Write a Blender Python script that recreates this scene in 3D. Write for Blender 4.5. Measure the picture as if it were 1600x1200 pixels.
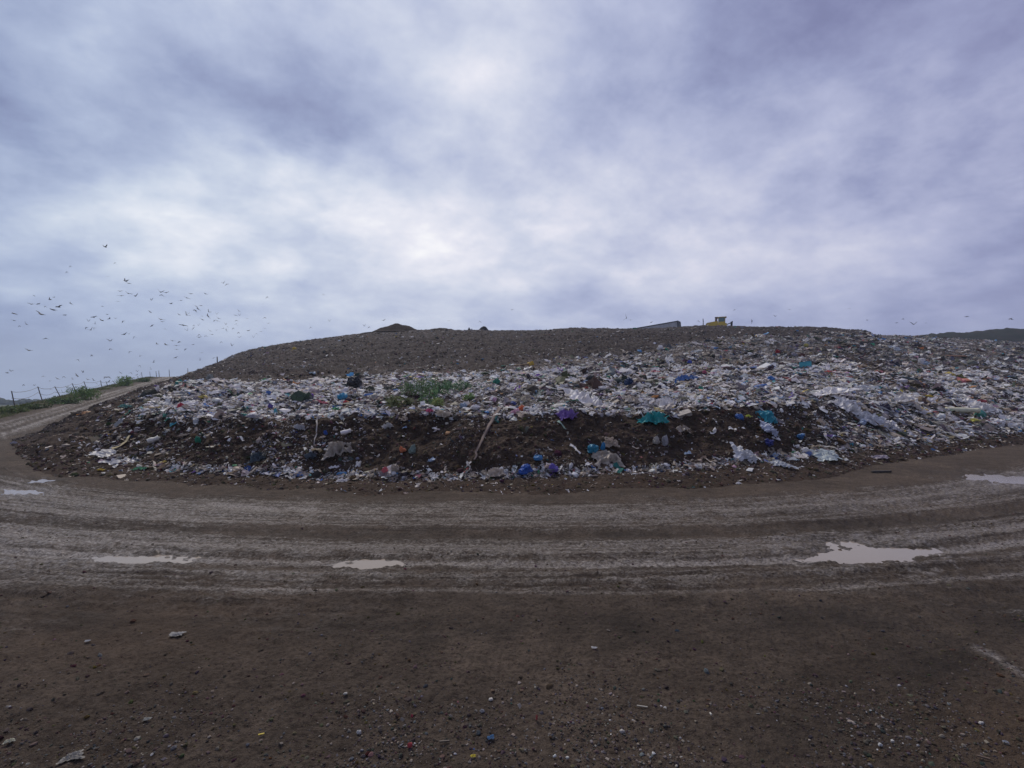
import bpy, bmesh, math, random
import numpy as np
from mathutils import Vector, Matrix

for _o in list(bpy.data.objects):
    bpy.data.objects.remove(_o)
SC = bpy.context.scene
COL = SC.collection
R = math.radians
rng = np.random.default_rng(7)
random.seed(7)

# ------------------------------------------------------------------ camera
F = 760.0            # focal length in photo pixels (photo 1600 x 1200)
HZ = 622.0           # row of the horizon
EYE = 2.6            # camera height above the road
cam_d = bpy.data.cameras.new('camera')
cam = bpy.data.objects.new('camera', cam_d)
COL.objects.link(cam)
cam.location = (0, 0, EYE)
cam.rotation_euler = (R(90), 0, 0)
cam_d.sensor_width = 36.0
cam_d.lens = 36.0 * F / 1600.0
cam_d.shift_y = (HZ - 600.0) / 1600.0
cam_d.clip_start = 0.1
cam_d.clip_end = 20000
SC.camera = cam
SC.view_settings.view_transform = 'Standard'
SC.view_settings.look = 'None'
SC.view_settings.gamma = 1.0
SC.view_settings.exposure = 0.16
SC.view_settings.use_curve_mapping = False
try:
    SC.cycles.max_bounces = 6
    SC.cycles.diffuse_bounces = 3
    SC.cycles.glossy_bounces = 2
    SC.cycles.volume_bounces = 1
    SC.cycles.transparent_max_bounces = 6
except Exception:
    pass


def pdir(px, py):
    return Vector(((px - 800.0) / F, 1.0, (HZ - py) / F)).normalized()


# ------------------------------------------------------------------ node helpers
class NT:
    def __init__(s, tree):
        s.t = tree
        s.n = tree.nodes
        s.l = tree.links

    def add(s, typ, **kw):
        nd = s.n.new(typ)
        for k, v in kw.items():
            setattr(nd, k, v)
        return nd

    def link(s, a, b):
        s.l.new(a, b)

    def put(s, sock, v):
        if hasattr(v, 'is_linked'):
            s.l.new(v, sock)
        elif v is not None:
            sock.default_value = v

    def math(s, op, a, b=None, c=None, clamp=False):
        nd = s.add('ShaderNodeMath', operation=op, use_clamp=clamp)
        s.put(nd.inputs[0], a)
        s.put(nd.inputs[1], b)
        s.put(nd.inputs[2], c)
        return nd.outputs[0]

    def vmath(s, op, a, b=None):
        nd = s.add('ShaderNodeVectorMath', operation=op)
        s.put(nd.inputs[0], a)
        s.put(nd.inputs[1], b)
        return nd

    def noise(s, vec, scale, detail=4, rough=0.55, dist=0.0):
        nd = s.add('ShaderNodeTexNoise')
        s.put(nd.inputs['Vector'], vec)
        nd.inputs['Scale'].default_value = scale
        nd.inputs['Detail'].default_value = detail
        nd.inputs['Roughness'].default_value = rough
        nd.inputs['Distortion'].default_value = dist
        return nd.outputs[0]

    def voro(s, vec, scale, feature='F1'):
        nd = s.add('ShaderNodeTexVoronoi', feature=feature)
        s.put(nd.inputs['Vector'], vec)
        nd.inputs['Scale'].default_value = scale
        return nd

    def mr(s, v, a, b, c=0.0, d=1.0, smooth=False):
        nd = s.add('ShaderNodeMapRange')
        if smooth:
            nd.interpolation_type = 'SMOOTHSTEP'
        s.put(nd.inputs[0], v)
        for i, q in enumerate((a, b, c, d)):
            nd.inputs[1 + i].default_value = q
        return nd.outputs[0]

    def mix(s, f, a, b, mode='MIX'):
        nd = s.add('ShaderNodeMix', data_type='RGBA', blend_type=mode)
        s.put(nd.inputs[0], f)
        s.put(nd.inputs[6], a if hasattr(a, 'is_linked') else (*a[:3], 1))
        s.put(nd.inputs[7], b if hasattr(b, 'is_linked') else (*b[:3], 1))
        return nd.outputs[2]

    def ramp(s, f, stops):
        nd = s.add('ShaderNodeValToRGB')
        s.put(nd.inputs[0], f)
        e = nd.color_ramp.elements
        while len(e) < len(stops):
            e.new(0.5)
        for i, (p, c) in enumerate(stops):
            e[i].position = p
            e[i].color = (*c, 1)
        return nd.outputs[0]

    def bump(s, h, strength, dist):
        nd = s.add('ShaderNodeBump')
        nd.inputs['Strength'].default_value = strength
        nd.inputs['Distance'].default_value = dist
        s.put(nd.inputs['Height'], h)
        return nd.outputs[0]


# ------------------------------------------------------------------ sun and sky
SUN_AZ = math.atan2(430 - 800, F)      # behind the bright patch of cloud, left of centre
SUN_EL = R(52)
sun_d = bpy.data.lights.new('sun', 'SUN')
sun_d.energy = 2.2
sun_d.angle = R(25)
sun_d.color = (1.0, 0.92, 0.80)
sun = bpy.data.objects.new('sun', sun_d)
COL.objects.link(sun)
sv = Vector((math.sin(SUN_AZ) * math.cos(SUN_EL), math.cos(SUN_AZ) * math.cos(SUN_EL), math.sin(SUN_EL)))
sun.rotation_euler = sv.to_track_quat('Z', 'Y').to_euler()
sun.location = (0, 0, 300)

world = bpy.data.worlds.new('World')
SC.world = world
world.use_nodes = True
w = NT(world.node_tree)
w.n.clear()
w_out = w.add('ShaderNodeOutputWorld')
w_bg = w.add('ShaderNodeBackground')
w_bg.inputs[1].default_value = 0.1
sky = w.add('ShaderNodeTexSky', sky_type='NISHITA')
sky.sun_disc = False
sky.sun_elevation = SUN_EL
sky.sun_rotation = SUN_AZ
sky.air_density = 1.0
sky.dust_density = 2.0
tc = w.add('ShaderNodeTexCoord').outputs['Generated']
sep = w.add('ShaderNodeSeparateXYZ')
w.link(tc, sep.inputs[0])
zc = w.math('MAXIMUM', sep.outputs[2], 0.0)
den = w.math('ADD', zc, 0.34)
pp = w.add('ShaderNodeCombineXYZ')
w.link(w.math('DIVIDE', sep.outputs[0], den), pp.inputs[0])
w.link(w.math('DIVIDE', sep.outputs[1], den), pp.inputs[1])
mp = w.add('ShaderNodeMapping')
mp.inputs['Rotation'].default_value = (0, 0, R(-30))
mp.inputs['Scale'].default_value = (1.15, 1.25, 1)
mp.inputs['Location'].default_value = (3.1, 1.7, 0)
w.link(pp.outputs[0], mp.inputs[0])
n_mid = w.noise(mp.outputs[0], 1.9, 10, 0.57, 0.12)
n_fine = w.noise(mp.outputs[0], 6.0, 8, 0.6, 0.1)
# the direction is warped so that lighter and darker banks of cloud get ragged outlines
wv = w.add('ShaderNodeTexNoise')
w.link(mp.outputs[0], wv.inputs['Vector'])
wv.inputs['Scale'].default_value = 1.5
wv.inputs['Detail'].default_value = 6
wvv = w.vmath('SUBTRACT', wv.outputs['Color'], (0.5, 0.5, 0.5)).outputs[0]
wsc = w.add('ShaderNodeVectorMath', operation='SCALE')
w.link(wvv, wsc.inputs[0])
wsc.inputs['Scale'].default_value = 0.34
dirw = w.vmath('ADD', tc, wsc.outputs[0]).outputs[0]
sw = w.add('ShaderNodeSeparateXYZ')
w.link(dirw, sw.inputs[0])
azn = w.math('ARCTAN2', sw.outputs[0], sw.outputs[1])
azt = w.mr(azn, R(-62), R(62), 0.0, 1.0)
hor = w.math('SQRT', w.math('ADD', w.math('MULTIPLY', sw.outputs[0], sw.outputs[0]), w.math('MULTIPLY', sw.outputs[1], sw.outputs[1])))
eln = w.math('ARCTAN2', sw.outputs[2], hor)
GX = [0, 200, 400, 600, 800, 1000, 1200, 1400, 1600]
GY = [20, 120, 220, 320, 420, 500, 600]
GL = [[146, 166, 188, 186, 196, 158, 144, 144, 148],       # brightness of the cloud layer, 0-255
      [160, 164, 168, 186, 204, 164, 160, 162, 188],
      [158, 154, 140, 196, 208, 184, 170, 200, 138],
      [166, 214, 238, 212, 196, 196, 172, 184, 134],
      [172, 190, 208, 208, 206, 206, 202, 188, 160],
      [156, 166, 180, 188, 192, 172, 160, 156, 150],
      [150, 158, 168, 180, 184, 172, 164, 160, 154]]
GL = np.array(GL, float)


def cloud_level(az, el):
    px = 800 + F * math.tan(az)
    py = HZ - math.tan(el) * math.hypot(F, px - 800)
    col = [np.interp(px, GX, r) for r in GL]
    return float(np.interp(py, GY, col))


def lin(c):
    c = c / 255.0
    return c / 12.92 if c <= 0.04045 else ((c + 0.055) / 1.055) ** 2.4


ELS = [0, 5, 10, 15, 20.5, 26.5, 33, 40]
prev = None
for i, el in enumerate(ELS):
    stops = []
    for a in range(-50, 51, 10):
        v = cloud_level(R(a), R(max(el, 1)))
        v = 187 + (v - 186) * 1.15
        stops.append(((a + 62) / 124.0, (v / 255.0,) * 3))
    row = w.ramp(azt, stops)
    row.node.color_ramp.interpolation = 'B_SPLINE'
    if prev is None:
        prev = row
    else:
        prev = w.mix(w.mr(eln, R(ELS[i - 1]), R(el), 0.0, 1.0, smooth=True), prev, row)
sv_ = w.add('ShaderNodeSeparateColor')
w.link(prev, sv_.inputs[0])
fade = w.mr(sep.outputs[2], 0.02, 0.3, 0.35, 1.0)
tot = w.math('ADD', sv_.outputs[0], w.math('MULTIPLY', fade, w.mr(n_mid, 0.32, 0.68, -0.10, 0.10)))
tot = w.math('ADD', tot, w.math('MULTIPLY', fade, w.mr(n_fine, 0.3, 0.7, -0.05, 0.05)))
cst = []
for L_, c_ in [(100, (100, 103, 139)), (128, (123, 129, 166)), (153, (146, 154, 188)), (178, (172, 179, 207)), (204, (200, 204, 222)), (230, (228, 226, 236)), (250, (250, 247, 248))]:
    cst.append((L_ / 255.0, tuple(lin(q) for q in c_)))
cl = w.ramp(tot, cst)
# bluer to the left, more violet to the right
side = w.mr(azn, R(-45), R(45), 0.0, 1.0)
cl = w.mix(1.0, cl, w.mix(side, (0.95, 1.02, 1.0), (1.02, 0.975, 0.98)), 'MULTIPLY')
hz = w.mr(sep.outputs[2], 0.0, 0.14, 0.45, 0.0, smooth=True)
cl = w.mix(hz, cl, (0.335, 0.385, 0.49))
clx = w.mix(1.0, cl, (10, 10, 10), 'MULTIPLY')
below = w.mr(sep.outputs[2], -0.06, 0.0, 1.0, 0.0)
allc = w.mix(0.97, sky.outputs[0], clx)
allc = w.mix(below, allc, (1.5, 1.6, 1.9))
w.link(allc, w_bg.inputs[0])
w.link(w_bg.outputs[0], w_out.inputs[0])


# ------------------------------------------------------------------ numpy noise
def _hash(ix, iy, iz, seed):
    h = (ix.astype(np.int64) * 374761393 + iy.astype(np.int64) * 668265263 + iz.astype(np.int64) * 2147483647 + seed * 974634777) & 0xFFFFFFFF
    h = ((h ^ (h >> 13)) * 1274126177) & 0xFFFFFFFF
    h = ((h ^ (h >> 16)) * 2246822519) & 0xFFFFFFFF
    return (h ^ (h >> 15)) & 0xFFFF


_G2 = np.array([(math.cos(a), math.sin(a)) for a in np.linspace(0, 2 * math.pi, 65)[:64]])
_G3 = rng.normal(size=(256, 3))
_G3 /= np.linalg.norm(_G3, axis=1)[:, None]


def pn2(x, y, seed=0):
    x = np.asarray(x, float); y = np.asarray(y, float)
    xi = np.floor(x); yi = np.floor(y)
    fx = x - xi; fy = y - yi
    u = fx * fx * fx * (fx * (fx * 6 - 15) + 10); v = fy * fy * fy * (fy * (fy * 6 - 15) + 10)
    z0 = np.zeros_like(xi)
    out = 0
    for dx in (0, 1):
        for dy in (0, 1):
            g = _G2[_hash(xi + dx, yi + dy, z0, seed) & 63]
            d = g[..., 0] * (fx - dx) + g[..., 1] * (fy - dy)
            out = out + d * (u if dx else 1 - u) * (v if dy else 1 - v)
    return out * 1.5


def pn3(x, y, z, seed=0):
    xi = np.floor(x); yi = np.floor(y); zi = np.floor(z)
    fx = x - xi; fy = y - yi; fz = z - zi
    u = fx * fx * (3 - 2 * fx); v = fy * fy * (3 - 2 * fy); t = fz * fz * (3 - 2 * fz)
    out = 0
    for dx in (0, 1):
        for dy in (0, 1):
            for dz in (0, 1):
                g = _G3[_hash(xi + dx, yi + dy, zi + dz, seed) & 255]
                d = g[..., 0] * (fx - dx) + g[..., 1] * (fy - dy) + g[..., 2] * (fz - dz)
                out = out + d * (u if dx else 1 - u) * (v if dy else 1 - v) * (t if dz else 1 - t)
    return out * 1.5


def fb2(x, y, oct=3, seed=0, gain=0.5):
    o = 0; a = 1.0
    for i in range(oct):
        o = o + a * pn2(x * 2 ** i + 17.3 * i, y * 2 ** i - 9.1 * i, seed + i)
        a *= gain
    return o


def fb3(p, sc, oct=3, seed=0, gain=0.5):
    o = 0; a = 1.0
    for i in range(oct):
        k = sc * 2 ** i
        o = o + a * pn3(p[..., 0] * k + 5.2 * i, p[..., 1] * k - 3.7 * i, p[..., 2] * k + 8.8 * i, seed + i)
        a *= gain
    return o


def sstep(x, a, b):
    t = np.clip((x - a) / (b - a), 0, 1)
    return t * t * (3 - 2 * t)


def gau(x, c, s):
    return np.exp(-((x - c) / s) ** 2)


# ------------------------------------------------------------------ mesh helpers
def mesh_np(name, v, faces, mat, smooth=True, cols=None, uv=None, parent=None):
    """v (n,3), faces (m,k) all of one size, or a list of such arrays; cols {name: (n,3)}; uv (n,2)."""
    fl = faces if isinstance(faces, list) else [faces]
    fl = [np.asarray(f) for f in fl if len(f)]
    me = bpy.data.meshes.new(name)
    me.vertices.add(len(v))
    me.vertices.foreach_set('co', np.ascontiguousarray(v, np.float32).ravel())
    idx = np.concatenate([f.ravel() for f in fl]).astype(np.int32)
    cnt = np.concatenate([np.full(len(f), f.shape[1], np.int32) for f in fl])
    st = np.concatenate([[0], np.cumsum(cnt)[:-1]]).astype(np.int32)
    me.loops.add(len(idx))
    me.loops.foreach_set('vertex_index', idx)
    me.polygons.add(len(cnt))
    me.polygons.foreach_set('loop_start', st)
    me.polygons.foreach_set('loop_total', cnt)
    me.polygons.foreach_set('use_smooth', np.full(len(cnt), smooth, bool))
    if uv is not None:
        ul = me.uv_layers.new(name='track_uv')
        ul.data.foreach_set('uv', np.ascontiguousarray(uv[idx], np.float32).ravel())
    for k, c in (cols or {}).items():
        at = me.attributes.new(k, 'FLOAT_COLOR', 'POINT')
        c4 = np.ones((len(v), 4), np.float32)
        c4[:, :3] = c
        at.data.foreach_set('color', c4.ravel())
    me.update()
    me.validate()
    if mat is not None:
        me.materials.append(mat)
    o = bpy.data.objects.new(name, me)
    COL.objects.link(o)
    if parent is not None:
        o.parent = parent
    return o


def tag(o, label=None, cat=None, group=None, kind=None):
    if label: o['label'] = label
    if cat: o['category'] = cat
    if group: o['group'] = group
    if kind: o['kind'] = kind
    return o


def empty(name, loc, rz=0.0):
    o = bpy.data.objects.new(name, None)
    COL.objects.link(o)
    o.location = loc
    o.rotation_euler = (0, 0, rz)
    o.empty_display_size = 0.2
    return o


def from_bm(name, bm, mat, parent=None, smooth=False):
    bmesh.ops.recalc_face_normals(bm, faces=bm.faces)
    me = bpy.data.meshes.new(name)
    bm.to_mesh(me)
    bm.free()
    if smooth:
        for p in me.polygons:
            p.use_smooth = True
    if mat: me.materials.append(mat)
    o = bpy.data.objects.new(name, me)
    COL.objects.link(o)
    if parent is not None: o.parent = parent
    return o


def copy_tree(o, parent=None):
    c = o.copy()
    COL.objects.link(c)
    if parent is not None:
        c.parent = parent
    for ch in list(o.children):
        copy_tree(ch, c)
    return c


def grid_faces(nr, nc, wrap=False):
    r = np.arange(nr - 1)[:, None]
    c = np.arange(nc if wrap else nc - 1)[None, :]
    c2 = (c + 1) % nc
    return np.stack([(r * nc + c), (r * nc + c2), ((r + 1) * nc + c2), ((r + 1) * nc + c)], -1).reshape(-1, 4)


# ------------------------------------------------------------------ materials
def new_mat(name):
    m = bpy.data.materials.new(name)
    m.use_nodes = True
    t = NT(m.node_tree)
    t.n.clear()
    out = t.add('ShaderNodeOutputMaterial')
    bs = t.add('ShaderNodeBsdfPrincipled')
    t.link(bs.outputs[0], out.inputs[0])
    return m, t, bs


def simple_mat(name, rgb, rough=0.6, dirt=0.25, metal=0.0, scale=6.0, dirt_rgb=(0.06, 0.05, 0.042), bump=0.0):
    m, t, bs = new_mat(name)
    tc = t.add('ShaderNodeTexCoord').outputs['Object']
    n = t.noise(tc, scale, 5, 0.6)
    f = t.mr(n, 0.42, 0.68, 0.0, dirt * 2.0)
    c = t.mix(f, rgb, dirt_rgb)
    n2 = t.noise(tc, scale * 6, 3, 0.6)
    c = t.mix(t.mr(n2, 0.3, 0.7, 0.0, 0.22), c, tuple(x * 0.55 for x in rgb))
    t.link(c, bs.inputs['Base Color'])
    bs.inputs['Roughness'].default_value = rough
    bs.inputs['Metallic'].default_value = metal
    if bump:
        t.link(t.bump(n2, bump, 0.01), bs.inputs['Normal'])
    return m

# ------------------------------------------------------------------ the haul road's line in plan
def catmull(pts, n=24):
    P = np.array(pts, float)
    P = np.vstack([2 * P[0] - P[1], P, 2 * P[-1] - P[-2]])
    out = []
    for i in range(1, len(P) - 2):
        for t in np.linspace(0, 1, n, endpoint=False):
            a, b, c, d = P[i - 1], P[i], P[i + 1], P[i + 2]
            out.append(0.5 * ((2 * b) + (-a + c) * t + (2 * a - 5 * b + 4 * c - d) * t * t + (-a + 3 * b - 3 * c + d) * t ** 3))
    out.append(P[-2])
    return np.array(out)


RD = catmull([(-152, 229), (-92, 129), (-50.6, 59), (-33.0, 29.5), (-24.6, 18.6), (-16.6, 12.4), (-8.6, 9.3), (0, 8.6), (8, 9.5),
              (15.5, 12.2), (25, 17.6), (37, 26), (62, 45), (120, 95)])
_seg = np.diff(RD, axis=0)
_sl = np.linalg.norm(_seg, axis=1)
RS = np.concatenate([[0], np.cumsum(_sl)])
RS -= RS[np.argmin(np.abs(RD[:, 0]))]


def road_sv(x, y):
    """distance along the road (0 in front of the camera) and to the side of its line (+ = mound side)."""
    s = np.empty(len(x)); v = np.empty(len(x))
    a = RD[:-1]; d = _seg; l2 = _sl ** 2
    for i in range(0, len(x), 20000):
        qx = x[i:i + 20000, None]; qy = y[i:i + 20000, None]
        t = np.clip(((qx - a[:, 0]) * d[:, 0] + (qy - a[:, 1]) * d[:, 1]) / l2, 0, 1)
        ex = qx - a[:, 0] - t * d[:, 0]; ey = qy - a[:, 1] - t * d[:, 1]
        dd = ex * ex + ey * ey
        k = np.argmin(dd, 1)
        r = np.arange(len(k))
        s[i:i + 20000] = RS[k] + t[r, k] * _sl[k]
        v[i:i + 20000] = np.sqrt(dd[r, k]) * np.sign(d[k, 0] * ey[r, k] - d[k, 1] * ex[r, k])
    return s, v


def road_half(s):
    """half width of the muddy road on its mound side and on its near side."""
    far = np.interp(s, [-90, -45, -30, -18, 0, 15, 40, 80], [2.3, 2.4, 3.2, 3.9, 4.0, 4.0, 4.5, 5])
    near = np.interp(s, [-90, -45, -30, -18, 0, 15, 40, 80], [2.4, 2.6, 4.0, 4.2, 2.9, 3.2, 4.5, 5])
    return far, near


# ------------------------------------------------------------------ the lie of the land (without small relief)
def land(x, y):
    x = np.asarray(x, float); y = np.asarray(y, float)
    q = y - 29.0
    soft = np.where(q > 30, q, np.log1p(np.exp(np.clip(q, -40, 40) / 3.0)) * 3.0)
    ramp = 0.078 * np.minimum(soft, 150)
    wl = 1 - sstep(x, -24, -8)
    z = ramp * wl
    L = (-38.0 - 0.6 * q - x) * 0.857        # metres beyond the line of posts
    drop = 0.34 * np.log1p(np.exp(np.clip((L - 0.8) / 0.6, -40, 40))) * 0.6
    z = z - drop * sstep(x, -24, -30)
    far = sstep(np.hypot(x, y), 170, 330)
    z = z * (1 - far) - 4.0 * far
    return np.maximum(z, -4.0 + 0.0 * z)


def g_at(px, py):
    """where a photo pixel meets the near, level ground"""
    y = EYE * F / (py - HZ)
    return ((px - 800.0) / F * y, y)


PUD = []     # centre x, y, half-length, half-width, angle, depth
for (px, py, hw, hh, an) in [(208, 873, 70, 8.0, 0.06), (576, 880, 38, 7.5, 0.0), (1344, 859, 92, 18, 0.22), (1575, 748, 62, 11, 0.5),
                             (30, 768, 42, 5, -0.3), (74, 750, 24, 3.5, -0.35)]:
    x0, y0 = g_at(px, py)
    PUD.append((x0, y0, hw / F * y0, hh / F * y0 * y0 / EYE, an, 0.05))


def track_marks(s, v):
    wob = 0.16 * pn2(s * 0.09, v * 0.0 + 2.2, 5) + 0.06 * pn2(s * 0.4, v * 0, 6)
    vv = v + wob
    spread = np.interp(s, [-60, -40, -14, 0, 20, 60], [0.62, 0.62, 1.0, 1, 1.05, 1.3])
    vv = vv / spread
    rut = (1.0 * gau(vv, -0.95, 0.22) + 0.8 * gau(vv, 0.62, 0.26) + 0.55 * gau(vv, 1.75, 0.2) + 0.5 * gau(vv, -1.95, 0.25)
           + 0.9 * gau(vv, -2.75, 0.3) + 0.6 * gau(vv, 2.6, 0.24) + 0.4 * gau(vv, 3.3, 0.2))
    ridge = 0.8 * gau(vv, -0.5, 0.14) + 0.7 * gau(vv, 0.15, 0.14) + 0.7 * gau(vv, 1.15, 0.15) + 0.7 * gau(vv, -2.3, 0.14) + 0.5 * gau(vv, 2.15, .12) + .6 * gau(vv, -1.45, .13)
    pale = (0.75 * gau(vv, 2.3, 0.55) + 0.35 * gau(vv, 3.2, 0.35) + 0.8 * gau(vv, -0.25, 0.42) + 1.0 * gau(vv, -0.93, 0.14) + 0.45 * gau(vv, -1.55, 0.2)
            + 0.7 * gau(vv, -2.1, 0.22) - 0.6 * gau(vv, 0.7, 0.28) - 0.8 * gau(vv, -2.85, 0.3) + 0.25 * gau(vv, 1.5, 0.3))
    return vv, rut, ridge, pale


# ------------------------------------------------------------------ ground sheet (one sheet round the camera to the horizon)
pxs = np.arange(-420, 2021, 2.05)
az_f = np.arctan((pxs - 800) / F)
az = np.concatenate([az_f, np.linspace(az_f[-1], 2 * math.pi + az_f[0], 72)[1:-1]])
inv = np.linspace(1 / 2.2, 1 / 46.0, 500)
rr = np.concatenate([np.linspace(0.15, 2.1, 14), 1 / inv, np.geomspace(47, 180, 70)[1:], np.geomspace(185, 1500, 26)])
AZ, RR = np.meshgrid(az, rr)
gx = (RR * np.sin(AZ)).ravel(); gy = (RR * np.cos(AZ)).ravel()
gz = land(gx, gy)
rs, rv = road_sv(gx, gy)
hf, hn = road_half(rs)
edge_n = (0.5 + 0.5 * sstep(-rv, 0, 2)) * fb2(gx * 0.45, gy * 0.6, 4, 31, 0.6)
d_in = np.minimum(hf - rv, rv + hn) + edge_n          # > 0 on the muddy road
on = sstep(d_in, -0.6, 0.9)
vv, rut, ridge, pale = track_marks(rs, rv)
near = 1 - sstep(RR.ravel(), 60, 130)
s_str = fb2(rs * 0.22, rv * 6.5, 3, 41)                 # streaks along the road
s_fin = fb2(rs * 2.2, rv * 14.0, 2, 47)
lump = fb2(gx * 1.9, gy * 1.9, 3, 51)
grit = fb2(gx * 9, gy * 9, 3, 61, 0.6)
churn = np.maximum(0, fb2(gx * 4.2, gy * 4.2, 3, 71))
tread = np.sin(rs * 38 + 5 * pn2(rs * 1.1, rv * 3, 8)) * rut * 0.004
rel = on * (-0.055 * rut + 0.030 * ridge + 0.020 * s_str + 0.009 * s_fin + 0.030 * churn + tread) + 0.011 * lump + 0.013 * grit
rel = rel + (1 - on) * 0.012 * churn
rel += (1 - on) * 0.10 * fb2(gx * 0.22, gy * 0.22, 2, 81) * sstep(RR.ravel(), 4, 16)
# wheel ruts that swing off to the right in the foreground
for (xa, ya, xb, yb, wd) in [(3.0, 2.0, 9.5, 7.4, 0.28), (5.6, 2.2, 12.2, 8.2, 0.32)]:
    ux, uy = xb - xa, yb - ya
    ll = math.hypot(ux, uy); ux /= ll; uy /= ll
    tt = (gx - xa) * ux + (gy - ya) * uy
    nn = (gx - xa) * -uy + (gy - ya) * ux + 0.12 * pn2(tt * 0.4, tt * 0, 12)
    win = sstep(tt, -6, -2) * (1 - sstep(tt, ll - 2, ll + 1))
    rel += win * (-0.05 * gau(nn, 0, wd) + 0.03 * gau(np.abs(nn), wd * 1.7, 0.15))
wet = np.zeros_like(gx)
pd = np.zeros_like(gx)
for (x0, y0, a, b, an, dep) in PUD:
    ca, sa = math.cos(an), math.sin(an)
    ex = ((gx - x0) * ca + (gy - y0) * sa) / a
    ey = (-(gx - x0) * sa + (gy - y0) * ca) / b
    e = np.sqrt(ex * ex + ey * ey) + 0.30 * fb2(gx * 1.6, gy * 1.6, 3, 91) + 0.16 * fb2(gx * 7, gy * 7, 3, 93)
    pd = np.maximum(pd, 1 - sstep(e, 0.55, 1.2))
    wet = np.maximum(wet, 1 - sstep(e, 0.9, 2.2))
rel = rel * (1 - 0.45 * pd) - 0.052 * pd + 0.010 * (wet - pd) + 0.014 * wet * fb2(gx * 5.5, gy * 5.5, 3, 97) * (1 - 0.6 * pd)
gz = gz + rel * near
# churned wet mud at the left end of the foreground road
lx = sstep(-gx, 4.0, 8.0) * on * (1 - sstep(np.abs(gy - 9.5), 1.5, 4))
qq = gy - 29
L = (-38.0 - 0.6 * qq - gx) * 0.857
L2 = L + 1.2 * fb2(gx * 0.25, gy * 0.25, 2, 17)
grassy = sstep(L2, -2.0, 0.2) * sstep(gy, 8, 20)
grassy = np.maximum(grassy, sstep(np.hypot(gx, gy), 170, 240))
pale_a = np.clip(on * (0.40 + 0.75 * pale + 0.3 * s_str + 0.22 * s_fin - 0.25 * lump) + 0.35 * lx - 0.28 * on * sstep(-rs, 14, 26), 0, 1)
pale_a *= 0.15 + 0.85 * sstep(rv + hn + 1.0 * edge_n, 0.0, 2.0)
strip = gau((gx - 7.6) * 0.55 + (gy - 5.1), 0, 0.22) * sstep(gx, 4.6, 6.0) * (1 - on)
pale_a = np.clip(np.maximum(pale_a, 0.8 * strip), 0, 1)
gcol = np.stack([pale_a, grassy, np.clip(wet * 0.9 + 0.35 * on, 0, 1)], 1)
# damp, darker soil: along the near edge of the road and in the churned turn at the right
def seg_d(x0, y0, x1, y1):
    ux, uy = x1 - x0, y1 - y0
    l2_ = ux * ux + uy * uy
    t_ = np.clip(((gx - x0) * ux + (gy - y0) * uy) / l2_, 0, 1)
    return np.hypot(gx - x0 - t_ * ux, gy - y0 - t_ * uy)


dmp = 0.85 * gau(rv + 0.25 * lump, -3.05, 0.38) * (1 - sstep(rs, 18, 26)) + 0.6 * gau(rv, 0.62, 0.35) * on
for (pa, pb, wd, am) in [((1230, 1230), (1420, 1060), 0.42, 1.0), ((1420, 1060), (1560, 985), 0.5, 0.9), ((1500, 1000), (1620, 960), 0.6, 1.0), ((640, 1250), (720, 1120), 0.5, 0.45), ((330, 1180), (620, 1090), 0.4, 0.35)]:
    a_, b_ = g_at(*pa), g_at(*pb)
    dmp = np.maximum(dmp, am * gau(seg_d(*a_, *b_) + 0.15 * fb2(gx * 1.5, gy * 1.5, 3, 141), 0, wd))
dmp = np.maximum(dmp, 0.55 * wet)
dmp = dmp * (0.65 + 0.5 * fb2(gx * 1.1, gy * 1.1, 3, 151))
rust = np.maximum(gau(gx + 4.2, 0, 1.6) * gau(gy - 5.6, 0, 0.9), 1.6 * gau(gx - 4.2, 0, 1.0) * gau(gy - 3.6, 0, 0.7))
brk = sstep(fb2(rs * 0.16, rv * 0.7, 3, 161), -0.35, 0.35)
ramp_ = sstep(-rs, 16, 26)
slick = (1 - ramp_) * (1.2 * gau(vv, -0.93, 0.11) * (0.35 + 0.65 * brk) + 0.6 * gau(vv, 2.5, 0.06) * brk + 0.5 * gau(vv, 1.25, 0.05) + 0.6 * gau(vv, -2.05, 0.07) * (1 - 0.6 * brk) + 0.5 * gau(vv, 3.0, 0.06) * brk + 0.5 * gau(vv, -0.3, 0.10) * (1 - brk))
slick += ramp_ * (0.9 * gau(vv, 1.75, 0.25) + 0.8 * gau(vv, -1.8, 0.3) + 0.6 * gau(vv, 0.1, 0.14)) * (0.5 + 0.5 * brk)
slick += 0.55 * lx * sstep(fb2(gx * 3.0, gy * 5.0, 3, 171), 0.0, 0.5) * gau(gy - 8.6, 0, 1.2)
slick += 0.6 * gau(wet - 0.45, 0, 0.3) * sstep(fb2(gx * 3.0, gy * 5.0, 3, 173), 0.0, 0.4)
slick *= on
slick = np.maximum(slick, 0.7 * gau(seg_d(*g_at(1540, 1018), *g_at(1640, 1075)) + 0.06 * fb2(gx * 2, gy * 2, 2, 181), 0, 0.07))
for (pa, pb) in [((362, 789), (424, 793)), ((455, 793), (488, 795)), ((330, 786), (352, 788))]:  # thin wet slivers, their bright sheen laid in as pale mud colour
    slick = np.maximum(slick, 1.2 * gau(seg_d(*g_at(*pa), *g_at(*pb)) + 0.08 * fb2(gx * 2, gy * 3, 3, 183), 0, 0.13))

dcol = np.stack([np.clip(dmp, 0, 1), np.clip(rust, 0, 1), np.clip(1.35 * slick, 0, 1)], 1)
guv = np.stack([rs, rv], 1)
gF = grid_faces(len(rr), len(az), wrap=True)
fm = (on.reshape(-1)[gF].mean(1) > 0.5) & (RR.ravel()[gF].mean(1) < 175)

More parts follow.
